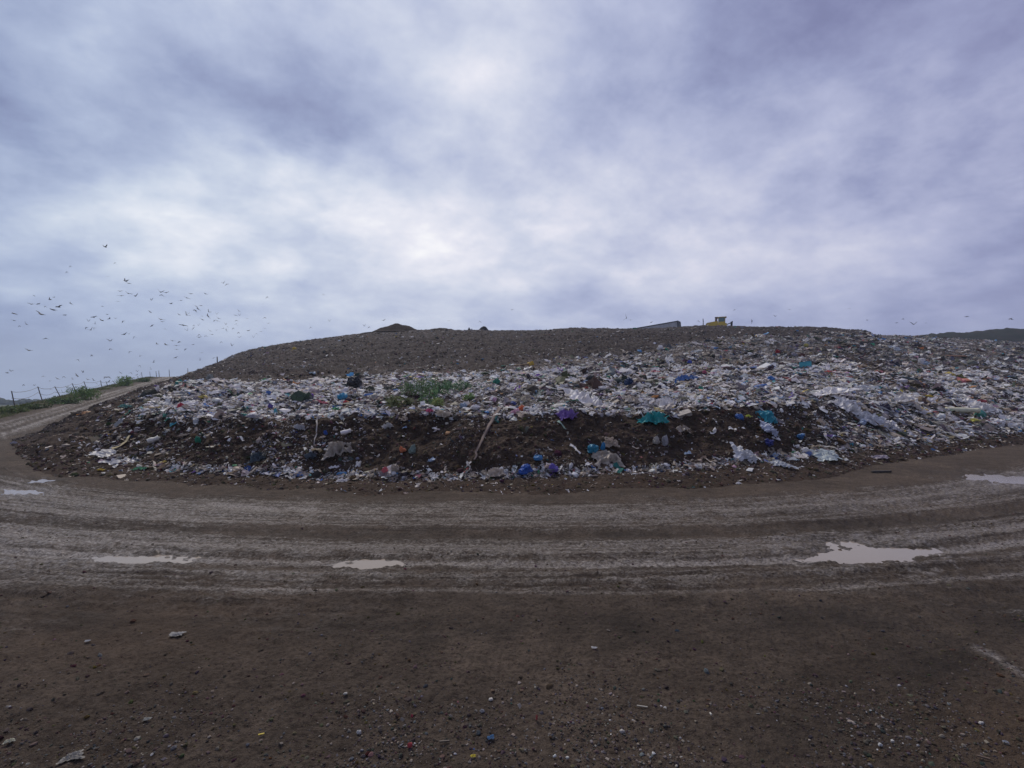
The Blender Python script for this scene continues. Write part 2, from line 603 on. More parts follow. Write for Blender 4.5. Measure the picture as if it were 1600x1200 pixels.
m_ground, t, bs = new_mat('mud')
att = t.add('ShaderNodeAttribute', attribute_name='mask')
sp = t.add('ShaderNodeSeparateColor')
t.link(att.outputs['Color'], sp.inputs[0])
pos = t.add('ShaderNodeTexCoord').outputs['Object']
uvn = t.add('ShaderNodeUVMap', uv_map='track_uv').outputs[0]
mp1 = t.add('ShaderNodeMapping'); mp1.inputs['Scale'].default_value = (0.22, 8.0, 1)
t.link(uvn, mp1.inputs[0])
mp2 = t.add('ShaderNodeMapping'); mp2.inputs['Scale'].default_value = (3.5, 16.0, 1)
t.link(uvn, mp2.inputs[0])
big = t.noise(pos, 0.35, 4, 0.55)
med = t.noise(pos, 2.6, 5, 0.6)
fin = t.noise(pos, 22.0, 5, 0.7)
gr = t.noise(pos, 75.0, 3, 0.7)
stk = t.noise(mp1.outputs[0], 1.0, 6, 0.62)
stf = t.noise(mp2.outputs[0], 1.0, 4, 0.65)
c = t.ramp(t.math('ADD', t.math('MULTIPLY', big, 0.5), t.math('MULTIPLY', med, 0.5)),
           [(0.36, (0.048, 0.036, 0.027)), (0.5, (0.088, 0.067, 0.051)), (0.64, (0.134, 0.101, 0.076))])
c = t.mix(t.mr(fin, 0.44, 0.64, 0.0, 0.8), c, (0.030, 0.021, 0.016))
c = t.mix(t.mr(gr, 0.58, 0.74, 0.0, 0.6), c, (0.17, 0.145, 0.125))
at2 = t.add('ShaderNodeAttribute', attribute_name='soil')
sp2 = t.add('ShaderNodeSeparateColor')
t.link(at2.outputs['Color'], sp2.inputs[0])
c = t.mix(t.math('MULTIPLY', sp2.outputs[1], 0.3), c, (0.115, 0.074, 0.046))
c = t.mix(t.math('MULTIPLY', sp2.outputs[0], 0.75), c, (0.030, 0.024, 0.020))
# pale mud slurry in low places, part of its wet gloss lightened into the colour
pf = t.math('MULTIPLY_ADD', stk, 1.1, t.math('MULTIPLY', sp.outputs[0], 1.0))
pf = t.math('MULTIPLY_ADD', stf, 1.1, t.math('SUBTRACT', pf, 0.2))
pf = t.math('MULTIPLY_ADD', t.math('SUBTRACT', 0.5, fin), 2.4, pf)
pf = t.math('MULTIPLY_ADD', t.math('SUBTRACT', 0.5, med), 0.5, pf)
pf = t.mr(pf, 1.12, 2.05, 0.0, 1.0, smooth=True)
pf = t.math('MULTIPLY', pf, t.mr(sp.outputs[0], 0.03, 0.35, 0.0, 1.0))
pf = t.math('MULTIPLY', pf, t.mr(t.noise(pos, 14.0, 4, 0.65), 0.40, 0.56, 1.0, 0.35))
palec = t.mix(med, (0.145, 0.120, 0.100), (0.225, 0.192, 0.165))
lines = t.math('MULTIPLY', t.mr(stk, 0.50, 0.36, 0.0, 0.75), t.mr(sp.outputs[0], 0.02, 0.3, 0.0, 1.0))
c = t.mix(lines, c, (0.030, 0.021, 0.016))
pf = t.math('MULTIPLY', pf, t.math('SUBTRACT', 1.0, t.math('MULTIPLY', lines, 0.8)))
c = t.mix(pf, c, palec)
vgr = t.mix(t.noise(pos, 0.5, 5, 0.6), (0.030, 0.045, 0.014), (0.062, 0.075, 0.026))
vgr = t.mix(t.mr(t.noise(pos, 0.12, 3), 0.4, 0.65, 0, 0.8), vgr, (0.075, 0.068, 0.032))
sl = t.math('MULTIPLY', sp2.outputs[2], t.mr(fin, 0.62, 0.40, 0.15, 1.0))
c = t.mix(t.math('MULTIPLY', sl, 0.85), c, (0.30, 0.262, 0.235))  # pale mud streaks, with wet sheen painted into the base colour
c = t.mix(sp.outputs[1], c, vgr)
t.link(c, bs.inputs['Base Color'])
pf = t.math('MAXIMUM', pf, sl)
rgh = t.math('SUBTRACT', 0.86, t.math('MULTIPLY', pf, 0.45))
rgh = t.math('SUBTRACT', rgh, t.math('MULTIPLY', t.math('MULTIPLY', sp.outputs[2], t.mr(med, 0.35, 0.65, 1, 0)), 0.22))
t.link(rgh, bs.inputs['Roughness'])
t.link(t.math('MULTIPLY_ADD', pf, 0.4, 0.10), bs.inputs['Specular IOR Level'])
hh = t.math('ADD', t.math('MULTIPLY', fin, 0.8), t.math('MULTIPLY', gr, 0.45))
hh = t.math('ADD', hh, t.math('MULTIPLY', stf, 0.35))
hh = t.math('MULTIPLY', hh, t.math('SUBTRACT', 1.0, t.math('MULTIPLY', pf, 0.45)))
hh = t.math('ADD', hh, t.math('MULTIPLY', t.noise(pos, 8.0, 3, 0.6), 0.9))
t.link(t.bump(hh, 1.0, 0.05), bs.inputs['Normal'])

gv = np.stack([gx, gy, gz], 1)


def submesh(name, fmask):
    f = gF[fmask]
    u, invx = np.unique(f, return_inverse=True)
    return mesh_np(name, gv[u], invx.reshape(f.shape)[:, ::-1], m_ground, True, {'mask': gcol[u], 'soil': dcol[u]}, guv[u])


ground = tag(submesh('ground', ~fm), kind='structure')
road = tag(submesh('haul_road', fm), kind='structure')

# ------------------------------------------------------------------ puddles: level water lying in the hollows
m_water, t, bs = new_mat('puddle_water')
bs.inputs['Base Color'].default_value = (0.225, 0.185, 0.15, 1)
bs.inputs['Specular IOR Level'].default_value = 0.36
bs.inputs['Roughness'].default_value = 0.1
bs.inputs['IOR'].default_value = 1.33
pos = t.add('ShaderNodeTexCoord').outputs['Object']
t.link(t.bump(t.noise(pos, 3.0, 3), 0.04, 0.02), bs.inputs['Normal'])
PUD_TXT = ['long flat puddle in the ruts at the near left of the road', 'short shallow puddle in the wheel rut left of centre', 'widest puddle, on the right side of the road',
           'puddle beyond the others at the far right edge of the road', 'thin puddle at the left bend of the road', 'thin sliver of water beside the toe of the bank at the left bend']
for (x0, y0, a, b, an, dep), tx in zip(PUD, PUD_TXT):
    n = 48
    th = np.linspace(0, 2 * math.pi, n, endpoint=False)
    px_ = x0 + math.cos(an) * np.cos(th) * a * 1.45 - math.sin(an) * np.sin(th) * b * 1.45
    py_ = y0 + math.sin(an) * np.cos(th) * a * 1.45 + math.cos(an) * np.sin(th) * b * 1.45
    zz = float(land(np.array([x0]), np.array([y0]))[0]) - 0.034
    v = np.concatenate([[[x0, y0, zz]], np.stack([px_, py_, np.full(n, zz)], 1)])
    f = np.array([[0, 1 + i, 1 + (i + 1) % n] for i in range(n)])
    tag(mesh_np('puddle_water', v, f, m_water, False), tx, 'puddle', 'puddles on the haul road', 'structure')

# ------------------------------------------------------------------ the waste hill
KX = np.array([20, 60, 100, 150, 200, 250, 300, 350, 400, 500, 600, 700, 800, 900, 1000, 1100, 1200, 1300, 1400, 1500, 1600, 1800, 2200, 2700], float)
A_py = [708, 738, 748, 752, 757, 760, 762, 765, 768, 772, 776, 778, 778, 774, 768, 762, 754, 742, 726, 708, 694, 676, 660, 650]
B_d = [24, 19.5, 18, 17.5, 17, 16.5, 15.9, 15.6, 15.3, 15, 14.6, 14.5, 14.5, 14.8, 15.3, 16, 17, 19, 22, 26.5, 31, 42, 60, 82]
B_py = [705, 713.6, 719, 720, 722.6, 733, 738, 740, 742, 746, 748, 748, 746, 742, 738, 730, 718, 708, 695, 682, 672, 660, 650, 644]
C_d = [25.5, 22, 22, 23, 21, 19.5, 18.5, 18, 17.5, 17.2, 17, 17, 17, 17.2, 17.8, 18.8, 20.5, 24, 29, 35, 41, 54, 75, 100]
C_py = [699, 694.5, 684, 670, 656, 650, 649, 648, 648, 648, 646, 644, 645, 641, 641, 634, 629, 629, 630, 630, 632, 632, 630, 630]
D_d = [27, 27, 29, 33, 34, 35, 35, 35.5, 36, 36, 36, 36, 36, 36, 36, 37, 39, 42, 47, 53, 59, 74, 100, 130]
D_py = [690, 681, 665, 645, 624, 611, 600, 598, 596, 592, 588, 586, 579, 575, 573, 572, 571, 574, 578, 584, 588, 590, 590, 590]
E_d = [28, 32, 37, 46, 60, 80, 92, 97, 102, 108, 112, 112, 112, 112, 112, 112, 112, 114, 120, 126, 132, 145, 170, 210]
E_px = np.array([20, 60, 100, 150, 200, 250, 280, 300, 320, 340, 360, 390, 430, 500, 560, 600, 700, 800, 900, 970, 1030, 1100, 1150, 1200, 1260, 1300, 1340, 1355, 1366, 1400, 1450, 1500, 1600, 1800, 2200, 2700], float)
E_py = [687, 676.6, 658, 640, 619.5, 598, 588, 580, 574, 567, 557, 547, 538, 528, 521, 518, 516, 516, 514, 513, 512, 510.5, 510, 510, 511, 513, 515, 518, 524, 525, 527, 530, 536, 543, 550, 557]
cpx = np.concatenate([np.arange(20, 1640, 1.5), np.arange(1642, 2700, 6.0)])


def ksm(xs, ys, sm=18):
    """piecewise linear, rounded a little"""
    o = 0
    for k in (-1.0, -0.5, 0, 0.5, 1.0):
        o = o + np.interp(cpx + k * sm, xs, ys)
    return o / 5


dA = EYE * F / (np.interp(cpx, KX, A_py) - HZ)
dB, dC, dD, dE = [ksm(KX, q) for q in (B_d, C_d, D_d, E_d)]
dB = np.maximum(dB, dA + 0.5)
zB = EYE - (ksm(KX, B_py) - HZ) / F * dB
zC = EYE - (ksm(KX, C_py) - HZ) / F * dC
zD = EYE - (ksm(KX, D_py) - HZ) / F * dD
zE = EYE - (ksm(E_px, E_py, 4) - HZ) / F * dE
tn = (cpx - 800) / F
zA = land(tn * dA, dA) - 0.06
kk = sstep(cpx, 262, 330)
dF = dE + 1.5 + 6.5 * kk
zF = (land(tn * dF, dF) - 0.5) * (1 - kk) + (zE + 0.25) * kk
dG = dE + 2.5 + 60 * kk
zG = (land(tn * dG, dG) - 0.9) * (1 - kk) + (zE - 0.2) * kk
dH = dE + 3 + 90 * kk
zH = (land(tn * dH, dH) - 2.0) * (1 - kk) - 6 * kk
d0 = dA - 0.35; z0 = land(tn * d0, d0) - 0.35
rows_d, rows_z, rows_k = [], [], []
segs = [(d0, z0, dA, zA, 4), (dA, zA, dB, zB, 44), (dB, zB, dC, zC, 120), (dC, zC, dD, zD, 100), (dD, zD, dE, zE, 150), (dE, zE, dF, zF, 8), (dF, zF, dG, zG, 14), (dG, zG, dH, zH, 8)]
for k, (a, za, b, zb, n) in enumerate(segs):
    for i in range(n):
        t_ = i / n
        rows_d.append(a + (b - a) * t_)
        rows_z.append(za + (zb - za) * t_)
        rows_k.append(k + t_)
rows_d.append(dH); rows_z.append(zH); rows_k.append(8.0)
MD = np.array(rows_d); MZ = np.array(rows_z); MK = np.array(rows_k)


def smooth_rows(a, n, lo, hi):
    for _ in range(n):
        b = a.copy()
        b[1:-1] = (a[:-2] + 2 * a[1:-1] + a[2:]) / 4
        wgt = ((MK > lo) & (MK < hi))[:, None]
        a = np.where(wgt, b, a)
    return a


MD = smooth_rows(MD, 14, 1.6, 3.2); MZ = smooth_rows(MZ, 14, 1.6, 3.2)
MZ = smooth_rows(MZ, 10, 3.5, 4.6)
MX = MD * tn[None, :]
P = np.stack([MX, MD, MZ], -1)
KK = np.repeat(MK[:, None], len(cpx), 1)
PXX = np.repeat(cpx[None, :], len(MK), 0)
nrm = np.cross(np.gradient(P, axis=1), np.gradient(P, axis=0))
nrm /= np.maximum(np.linalg.norm(nrm, axis=-1, keepdims=True), 1e-9)
nrm *= np.sign(nrm[..., 2:3] + 1e-9)
n1 = fb3(P, 0.35, 2, 3); n2 = fb3(P, 1.1, 3, 11); n3 = fb3(P, 3.6, 3, 23, 0.6)
big1 = fb3(P, 0.08, 2, 29)
bank = sstep(KK, 1.9, 2.15) * (1 - sstep(KK, 2.85, 3.05))
apron = sstep(KK, 0.9, 1.2) * (1 - sstep(KK, 1.9, 2.05))
shelf = sstep(KK, 2.9, 3.05) * (1 - sstep(KK, 3.95, 4.1))
slope = sstep(KK, 3.95, 4.1) * (1 - sstep(KK, 5.5, 6))
disp = (apron * (0.07 * n1 + 0.07 * n2 + 0.035 * n3) + bank * (0.24 * n1 + 0.15 * n2 + 0.075 * n3)
        + shelf * (0.26 * n1 + 0.22 * n2 + 0.10 * n3) + slope * (1 - 0.4 * sstep(KK, 4.5, 4.95)) * (0.55 * big1 + 0.26 * n1 + 0.24 * n2 + 0.13 * n3))
leftfade = sstep(cpx, 20, 120)[None, :]
disp = disp * (0.35 + 0.65 * leftfade)
P = P + nrm * disp[..., None]
P[..., 2] += slope * 0.05 * np.sin(MD * 2.1 + 2 * n1)       # compactor passes across the slope
PXY = np.stack([800 + P[..., 0] / P[..., 1] * F, HZ - (P[..., 2] - EYE) / P[..., 1] * F], -1)

# how much of the surface is pale litter, and where the brown soil shows
tb_l = np.interp(cpx, [20, 780, 850, 1000, 1100, 1200, 1330, 1400, 2700], [4.0, 4.0, 4.03, 4.16, 4.36, 4.48, 4.8, 5.5, 5.5])[None, :]
wob = 0.06 * fb3(P, 0.10, 2, 77) + 0.03 * fb3(P, 0.5, 2, 78)
pale_sl = 1 - sstep(KK + wob, tb_l - 0.04, tb_l + 0.05)
pale_m = sstep(KK + 0.08 * n1, 2.93, 3.03) * pale_sl
rightbank = sstep(PXX + 40 * n1, 1250, 1330) * sstep(KK, 2.05, 2.3)
pale_m = np.maximum(pale_m, rightbank * 0.75 * pale_sl)
pale_m *= 0.1 + 0.9 * sstep(PXX, 190, 300)
up = slope * (1 - pale_sl)
brown = sstep(fb3(P * np.array([1, 1, 2.0]), 0.16, 3, 311), 0.02, 0.42) * (0.35 + 0.65 * sstep(PXX, 1180, 1330)) * sstep(KK, 2.1, 2.4)
brown = np.maximum(brown, 0.75 * gau(PXX, 640 + 300 * 0, 210) * gau(KK, 3.12, 0.16) * sstep(PXX, 560, 640))
pale_m *= 1 - 0.8 * brown
mcol = np.stack([pale_m, up, np.clip(0.5 + 0.5 * n1, 0, 1)], -1)

m_waste, t, bs = new_mat('waste_soil')
att = t.add('ShaderNodeAttribute', attribute_name='mask')
sp = t.add('ShaderNodeSeparateColor')
t.link(att.outputs['Color'], sp.inputs[0])
pos = t.add('ShaderNodeTexCoord').outputs['Object']
n_a = t.noise(pos, 0.8, 5, 0.6)
n_b = t.noise(pos, 7, 6, 0.7)
n_c = t.noise(pos, 30, 4, 0.7)
soil = t.ramp(n_a, [(0.3, (0.034, 0.022, 0.015)), (0.55, (0.060, 0.040, 0.028)), (0.75, (0.095, 0.066, 0.047))])
soil = t.mix(t.mr(n_b, 0.42, 0.68, 0, 0.6), soil, (0.030, 0.022, 0.018))
soil = t.mix(t.mr(n_c, 0.6, 0.72, 0, 0.5), soil, (0.17, 0.15, 0.13))
warp = pos
vo = t.voro(warp, 3.4)
hsv = t.add('ShaderNodeSeparateColor'); t.link(vo.outputs['Color'], hsv.inputs[0])
trash = t.ramp(hsv.outputs[0], [(0.0, (0.06, 0.055, 0.055)), (0.25, (0.12, 0.11, 0.115)), (0.5, (0.26, 0.25, 0.265)), (0.75, (0.20, 0.175, 0.15)), (1.0, (0.45, 0.44, 0.46))])
upv = t.voro(warp, 5.5)
ups = t.add('ShaderNodeSeparateColor'); t.link(upv.outputs['Color'], ups.inputs[0])
upc = t.ramp(ups.outputs[0], [(0.0, (0.022, 0.017, 0.016)), (0.4, (0.042, 0.031, 0.030)), (0.75, (0.064, 0.049, 0.046)), (1.0, (0.12, 0.096, 0.09))])
upc = t.mix(t.mr(n_a, 0.4, 0.7, 0.0, 0.55), upc, (0.034, 0.025, 0.021))
upc = t.mix(t.mr(t.noise(pos, 0.13, 5, 0.6), 0.38, 0.62, 0.0, 0.6), upc, (0.026, 0.019, 0.017))
c = t.mix(sp.outputs[1], soil, upc)
c = t.mix(t.math('MULTIPLY', sp.outputs[0], t.mr(n_b, 0.3, 0.6, 0.9, 0.25)), c, trash)
t.link(c, bs.inputs['Base Color'])
bs.inputs['Roughness'].default_value = 0.9
bs.inputs['Specular IOR Level'].default_value = 0.12
t.link(t.bump(t.math('ADD', n_b, t.math('MULTIPLY', n_c, 0.5)), 0.9, 0.08), bs.inputs['Normal'])
nr, nc = KK.shape
MF = grid_faces(nr, nc)
hill = tag(mesh_np('waste_hill', P.reshape(-1, 3), MF, m_waste, True, {'mask': mcol.reshape(-1, 3)}), kind='structure')

# ------------------------------------------------------------------ loose litter: too many pieces to count
_ico_cache = {}


def ico(sub):
    if sub not in _ico_cache:
        bm = bmesh.new()
        bmesh.ops.create_icosphere(bm, subdivisions=sub, radius=1.0)
        v = np.array([q.co[:] for q in bm.verts]); f = np.array([[q.index for q in p.verts] for p in bm.faces])
        bm.free()
        _ico_cache[sub] = (v, f)
    return _ico_cache[sub]


def t_film(k, n=5, amp=1.0):
    """a crumpled scrap of film, about 1 x 1"""
    g = np.linspace(-0.5, 0.5, n)
    X, Y = np.meshgrid(g, g)
    v = np.stack([X.ravel(), Y.ravel(), np.zeros(n * n)], 1)
    r = np.random.default_rng(100 + k)
    asp = r.uniform(0.35, 1.0)
    ang = np.arctan2(v[:, 1], v[:, 0])
    rad = np.hypot(v[:, 0], v[:, 1]) / 0.707
    v[:, :2] *= (1 - 0.45 * rad * (0.5 + 0.5 * np.sin(ang * r.integers(2, 5) + r.uniform(0, 6))))[:, None]
    v[:, 1] *= asp
    q = v * r.uniform(2.2, 4.0) + r.uniform(0, 50, 3)
    v[:, 2] = amp * 0.34 * pn3(q[:, 0], q[:, 1], q[:, 2], k) + 0.16 * pn3(q[:, 0] * 2.1, q[:, 1] * 2.1, q[:, 2], k + 3)
    v[:, :2] += 0.12 * np.stack([pn3(q[:, 0], q[:, 1], q[:, 2] + 9, k), pn3(q[:, 0] + 7, q[:, 1], q[:, 2], k)], 1)
    return v, grid_faces(n, n)


def t_lump(k, sub=1, flat=0.6):
    v, f = ico(sub)
    r = np.random.default_rng(200 + k)
    q = v * 1.3 + r.uniform(0, 40, 3)
    d = 1 + 0.55 * pn3(q[:, 0], q[:, 1], q[:, 2], k) + 0.3 * pn3(q[:, 0] * 2.3, q[:, 1] * 2.3, q[:, 2] * 2.3, k)
    v = v * d[:, None] * 0.5
    v = v * np.array([1, r.uniform(0.55, 0.95), flat * r.uniform(0.7, 1.1)])
    return v, f


def t_strip(k):
    n = 6
    r = np.random.default_rng(300 + k)
    x = np.linspace(-0.5, 0.5, n)
    y = 0.16 * np.cumsum(r.normal(size=n)) * 0.5
    z = np.abs(0.10 * r.normal(size=n)) + 0.03
    wd = r.uniform(0.05, 0.11)
    v = np.concatenate([np.stack([x, y - wd, z], 1), np.stack([x, y + wd, z + 0.05 * r.normal(size=n)], 1)])
    return v, grid_faces(2, n)


def t_flat(k):
    r = np.random.default_rng(400 + k)
    a, b = 0.5, r.uniform(0.2, 0.5)
    h = 0.03
    v = np.array([[-a, -b, -h], [a, -b, -h], [a, b, -h], [-a, b, -h], [-a, -b, h], [a, -b, h], [a, b, h], [-a, b, h]])
    v[:, :2] += r.normal(size=(8, 2)) * 0.05
    f = np.array([[4, 5, 6, 7], [0, 1, 5, 4], [1, 2, 6, 5], [2, 3, 7, 6], [3, 0, 4, 7]])
    return v, f


TPL = {'wide': [t_film(60 + k, 10, 0.9) for k in range(12)], 'film': [t_film(k) for k in range(22)], 'lump': [t_lump(k) for k in range(10)], 'strip': [t_strip(k) for k in range(10)],
       'flat': [t_flat(k) for k in range(8)], 'pebble': [t_lump(50 + k, 1, 0.75) for k in range(8)]}


def frames(n, yaw, tilt, r):
    """rotation matrices taking z to a jittered normal"""
    nn = n + r.normal(size=n.shape) * tilt[:, None]
    nn /= np.linalg.norm(nn, axis=1)[:, None]
    ref = np.stack([np.cos(yaw), np.sin(yaw), np.zeros_like(yaw)], 1)
    x = ref - (ref * nn).sum(1)[:, None] * nn
    x /= np.maximum(np.linalg.norm(x, axis=1)[:, None], 1e-6)
    y = np.cross(nn, x)
    return np.stack([x, y, nn], -1)


def scatter(name, kinds, pos, nrm_, size, yaw, tilt, colr, mat, r, lift=0.0, zs=1.0):
    V, FQ, FT, C = [], [], [], []
    off = 0
    M = frames(nrm_, yaw, tilt, r)
    pick = r.choice(len(kinds), size=len(pos), p=np.array([k[1] for k in kinds]) / sum(k[1] for k in kinds))
    for ki, (kn, _) in enumerate(kinds):
        tl = TPL[kn]
        sel = np.where(pick == ki)[0]
        sub = r.integers(0, len(tl), len(sel))
        for j, (tv, tf) in enumerate(tl):
            s_ = sel[sub == j]
            if not len(s_): continue
            sc = np.array([1, 1, zs])
            loc = np.einsum('nij,vj->nvi', M[s_], tv * sc) * size[s_][:, None, None] + (pos[s_] + nrm_[s_] * (lift * size[s_])[:, None])[:, None, :]
            V.append(loc.reshape(-1, 3))
            C.append(np.repeat(colr[s_], len(tv), 0))
            ff = (tf[None] + (np.arange(len(s_)) * len(tv))[:, None, None] + off).reshape(-1, tf.shape[1])
            (FQ if tf.shape[1] == 4 else FT).append(ff)
            off += len(s_) * len(tv)
    fl = ([np.concatenate(FQ)] if FQ else []) + ([np.concatenate(FT)] if FT else [])
    o = mesh_np(name, np.concatenate(V), fl, mat, False, {'tint': np.concatenate(C)})
    o['kind'] = 'stuff'
    return o


def tint_mat(name, rough, var=0.3, spec=0.5, glow=0.0):
    m, t, bs = new_mat(name)
    a = t.add('ShaderNodeAttribute', attribute_name='tint').outputs['Color']
    pos = t.add('ShaderNodeTexCoord').outputs['Object']
    n = t.noise(pos, 7.0, 4, 0.65)
    c = t.mix(t.mr(n, 0.4, 0.7, 0.0, var * 2), a, (0.055, 0.045, 0.038))
    t.link(c, bs.inputs['Base Color'])
    bs.inputs['Roughness'].default_value = rough
    bs.inputs['Specular IOR Level'].default_value = spec
    if glow:      # thin film lets light through
        tr = t.add('ShaderNodeBsdfTranslucent')
        t.link(c, tr.inputs[0])
        mx = t.add('ShaderNodeMixShader')
        mx.inputs[0].default_value = glow
        t.link(bs.outputs[0], mx.inputs[1])
        t.link(tr.outputs[0], mx.inputs[2])
        t.link(mx.outputs[0], [n for n in t.n if n.type == 'OUTPUT_MATERIAL'][0].inputs[0])
    return m


m_film = tint_mat('litter_film', 0.5, 0.14, 0.3, 0.35)
m_shred = tint_mat('shredded_waste', 0.9, 0.25, 0.1)
m_clod = tint_mat('soil_clods', 0.92, 0.3, 0.1)
m_stone = tint_mat('gravel', 0.8, 0.3, 0.25)

# colours of things thrown away (linear)
WHITE = [(0.74, 0.72, 0.71), (0.80, 0.78, 0.77), (0.86, 0.84, 0.83), (0.66, 0.65, 0.67), (0.76, 0.69, 0.62), (0.60, 0.59, 0.62), (0.70, 0.70, 0.73)]
TAN = [(0.42, 0.35, 0.28), (0.34, 0.28, 0.22), (0.50, 0.44, 0.37), (0.28, 0.23, 0.19), (0.38, 0.33, 0.30)]
DARKS = [(0.03, 0.03, 0.035), (0.05, 0.045, 0.05), (0.08, 0.075, 0.08), (0.12, 0.11, 0.12), (0.06, 0.05, 0.042)]
GREYS = [(0.20, 0.20, 0.22), (0.27, 0.26, 0.28), (0.16, 0.15, 0.16), (0.24, 0.21, 0.19)]
HUES = [(0.06, 0.17, 0.45), (0.10, 0.28, 0.55), (0.04, 0.07, 0.25), (0.40, 0.06, 0.07), (0.50, 0.18, 0.2), (0.05, 0.25, 0.20), (0.08, 0.30, 0.14),
        (0.55, 0.42, 0.10), (0.22, 0.12, 0.42), (0.05, 0.32, 0.38), (0.45, 0.20, 0.07), (0.25, 0.33, 0.48), (0.5, 0.3, 0.42), (0.14, 0.2, 0.42)]


SOILS = [(0.075, 0.052, 0.037), (0.10, 0.071, 0.052), (0.055, 0.038, 0.027), (0.13, 0.095, 0.072)]


def palette(n, wts, r):
    sets = [WHITE, TAN, DARKS, GREYS, HUES, SOILS]
    k = r.choice(len(wts), n, p=np.array(wts) / sum(wts))
    out = np.zeros((n, 3))
    for i, s_ in enumerate(sets):
        m = k == i
        a = np.array(s_)
        out[m] = a[r.integers(0, len(a), m.sum())]
    out *= r.uniform(0.82, 1.18, (n, 1))
    return np.clip(out + r.normal(size=(n, 3)) * 0.012, 0.012, 0.85)


# projected area of every face of the hill, as seen from the road
fc = P[:-1, :-1] + P[1:, 1:] + P[:-1, 1:] + P[1:, :-1]
fc = fc / 4
e1 = PXY[1:, 1:] - PXY[:-1, :-1]; e2 = PXY[:-1, 1:] - PXY[1:, :-1]
area = np.abs(e1[..., 0] * e2[..., 1] - e1[..., 1] * e2[..., 0]) / 2
fn = np.cross(P[:-1, 1:] - P[1:, :-1], P[1:, 1:] - P[:-1, :-1])
fn /= np.maximum(np.linalg.norm(fn, axis=-1, keepdims=True), 1e-9)
fn *= np.sign(fn[..., 2:3] + 1e-9)
K2 = KK[:-1, :-1]; X2 = PXX[:-1, :-1]
area = np.where((K2 > 1.0) & (K2 < 5.3) & (X2 < 2050), area, 0)
wa = np.sqrt(((P[1:, :-1] - P[:-1, :-1]) ** 2).sum(-1)) * np.sqrt(((P[:-1, 1:] - P[:-1, :-1]) ** 2).sum(-1))
dist = np.linalg.norm(fc - np.array([0, 0, EYE]), axis=-1)
sizepx = F / dist                                    # photo pixels per metre
area = np.maximum(area, 0.18 * wa * sizepx ** 2 * (K2 < 5.2) * (K2 > 1.0) * (X2 < 2050))
PM = pale_m[:-1, :-1]; SH = shelf[:-1, :-1]; SL = slope[:-1, :-1]; BK = bank[:-1, :-1]; AP = apron[:-1, :-1]
N1 = n1[:-1, :-1]; N2 = n2[:-1, :-1]
clump = sstep(fb3(fc, 0.5, 3, 131), -0.25, 0.5)
jit = np.random.default_rng(11)
rightz = sstep(X2, 1240, 1330)


def draw(dens, r, cap=60000):
    ex = (dens * area).ravel()
    tot_ = ex.sum()
    n = int(min(cap, tot_))
    cdf = np.cumsum(ex) / tot_
    i = np.searchsorted(cdf, r.random(n))
    a, b = np.divmod(i, K2.shape[1])
    u = r.random((n, 2))
    p = (P[a, b] * ((1 - u[:, :1]) * (1 - u[:, 1:])) + P[a, b + 1] * (u[:, :1] * (1 - u[:, 1:])) + P[a + 1, b] * ((1 - u[:, :1]) * u[:, 1:]) + P[a + 1, b + 1] * (u[:, :1] * u[:, 1:]))
    return a, b, p, fn[a, b]


def lay(name, dens, kinds, wts, px_mid, px_sd, mat, seed, smin=0.04, smax=1.0, tilt=0.35, lift=0.06, cap=60000, zs=1.0, tone=None, along=None):
    r = np.random.default_rng(seed)
    a, b, p, nn = draw(dens, r, cap)
    s_ = np.exp(r.normal(math.log(px_mid), px_sd, len(p))) / sizepx[a, b]
    s_ = np.clip(s_, smin, smax)
    nn = nn * 0.6 + np.array([0, 0, 0.4]); nn /= np.linalg.norm(nn, axis=1)[:, None]
    c = palette(len(p), wts, r)
    if tone is not None:
        c = c * tone[a, b][:, None]
    yaw_ = r.uniform(0, 6.283, len(p)) if along is None else along + r.normal(size=len(p)) * 0.45
    return scatter(name, kinds, p, nn, s_, yaw_, np.full(len(p), tilt), c, mat, r, lift, zs)


# the pale litter on the shelf and on the right-hand side of the slope
DIR = np.array([0.75, -0.65])        # the way film streams down the right-hand slope
farz = sstep(K2, 3.9, 4.06)
darkp = sstep(fb3(fc * np.array([1, 1, 2.2]), 0.22, 3, 177), 0.12, 0.5)      # dark bags and soil; shadows between clumps also put into the tint
LF = sstep(X2 + 30 * N1, 135, 290)
BR = brown[:-1, :-1]
zone = LF * PM * (0.45 + 0.9 * clump) * (1 - 0.75 * BR)
shade_z = 1 - 0.45 * farz - 0.5 * darkp
lay('plastic_litter', zone * 0.24 * (1 - 0.6 * darkp) * (SH + 0.5 * SL + 0.55 * rightz) * (1 - farz), [('film', 7), ('lump', 0.8), ('strip', 1.5), ('flat', 0.8)], [9.0, 1.8, 1.4, 1.2, 1.1],
    4.8, 0.5, m_film, 501, 0.05, 1.0, 0.2, 0.08, 42000, 0.6, along=0.0)
lay('plastic_litter', zone * 0.010 * (SH + 0.4 * SL + 0.8 * rightz), [('wide', 1)], [8, 2.2, 2.2, 1.0, 0.22], 11.0, 0.35, m_film, 511, 0.15, 1.2, 0.2, 0.10, 2500, 0.75, along=0.0)
lay('plastic_litter', zone * 0.28 * (SH * 0.9 + 0.8 * rightz) * (1 - farz), [('film', 5), ('lump', 0.8), ('strip', 2.5), ('flat', 1)], [8.0, 1.8, 1.9, 1.4, 1.4],
    3.4, 0.4, m_film, 502, 0.05, 0.9, 0.22, 0.06, 38000, 0.65, tone=shade_z, along=0.0)
lay('plastic_litter', zone * 0.055 * darkp * (SH + SL + rightz), [('film', 5), ('lump', 2), ('strip', 1)], [0.3, 1.0, 5, 1.2, 0.5, 2],
    7.0, 0.5, m_film, 512, 0.06, 1.3, 0.35, 0.10, 9000, 0.9)
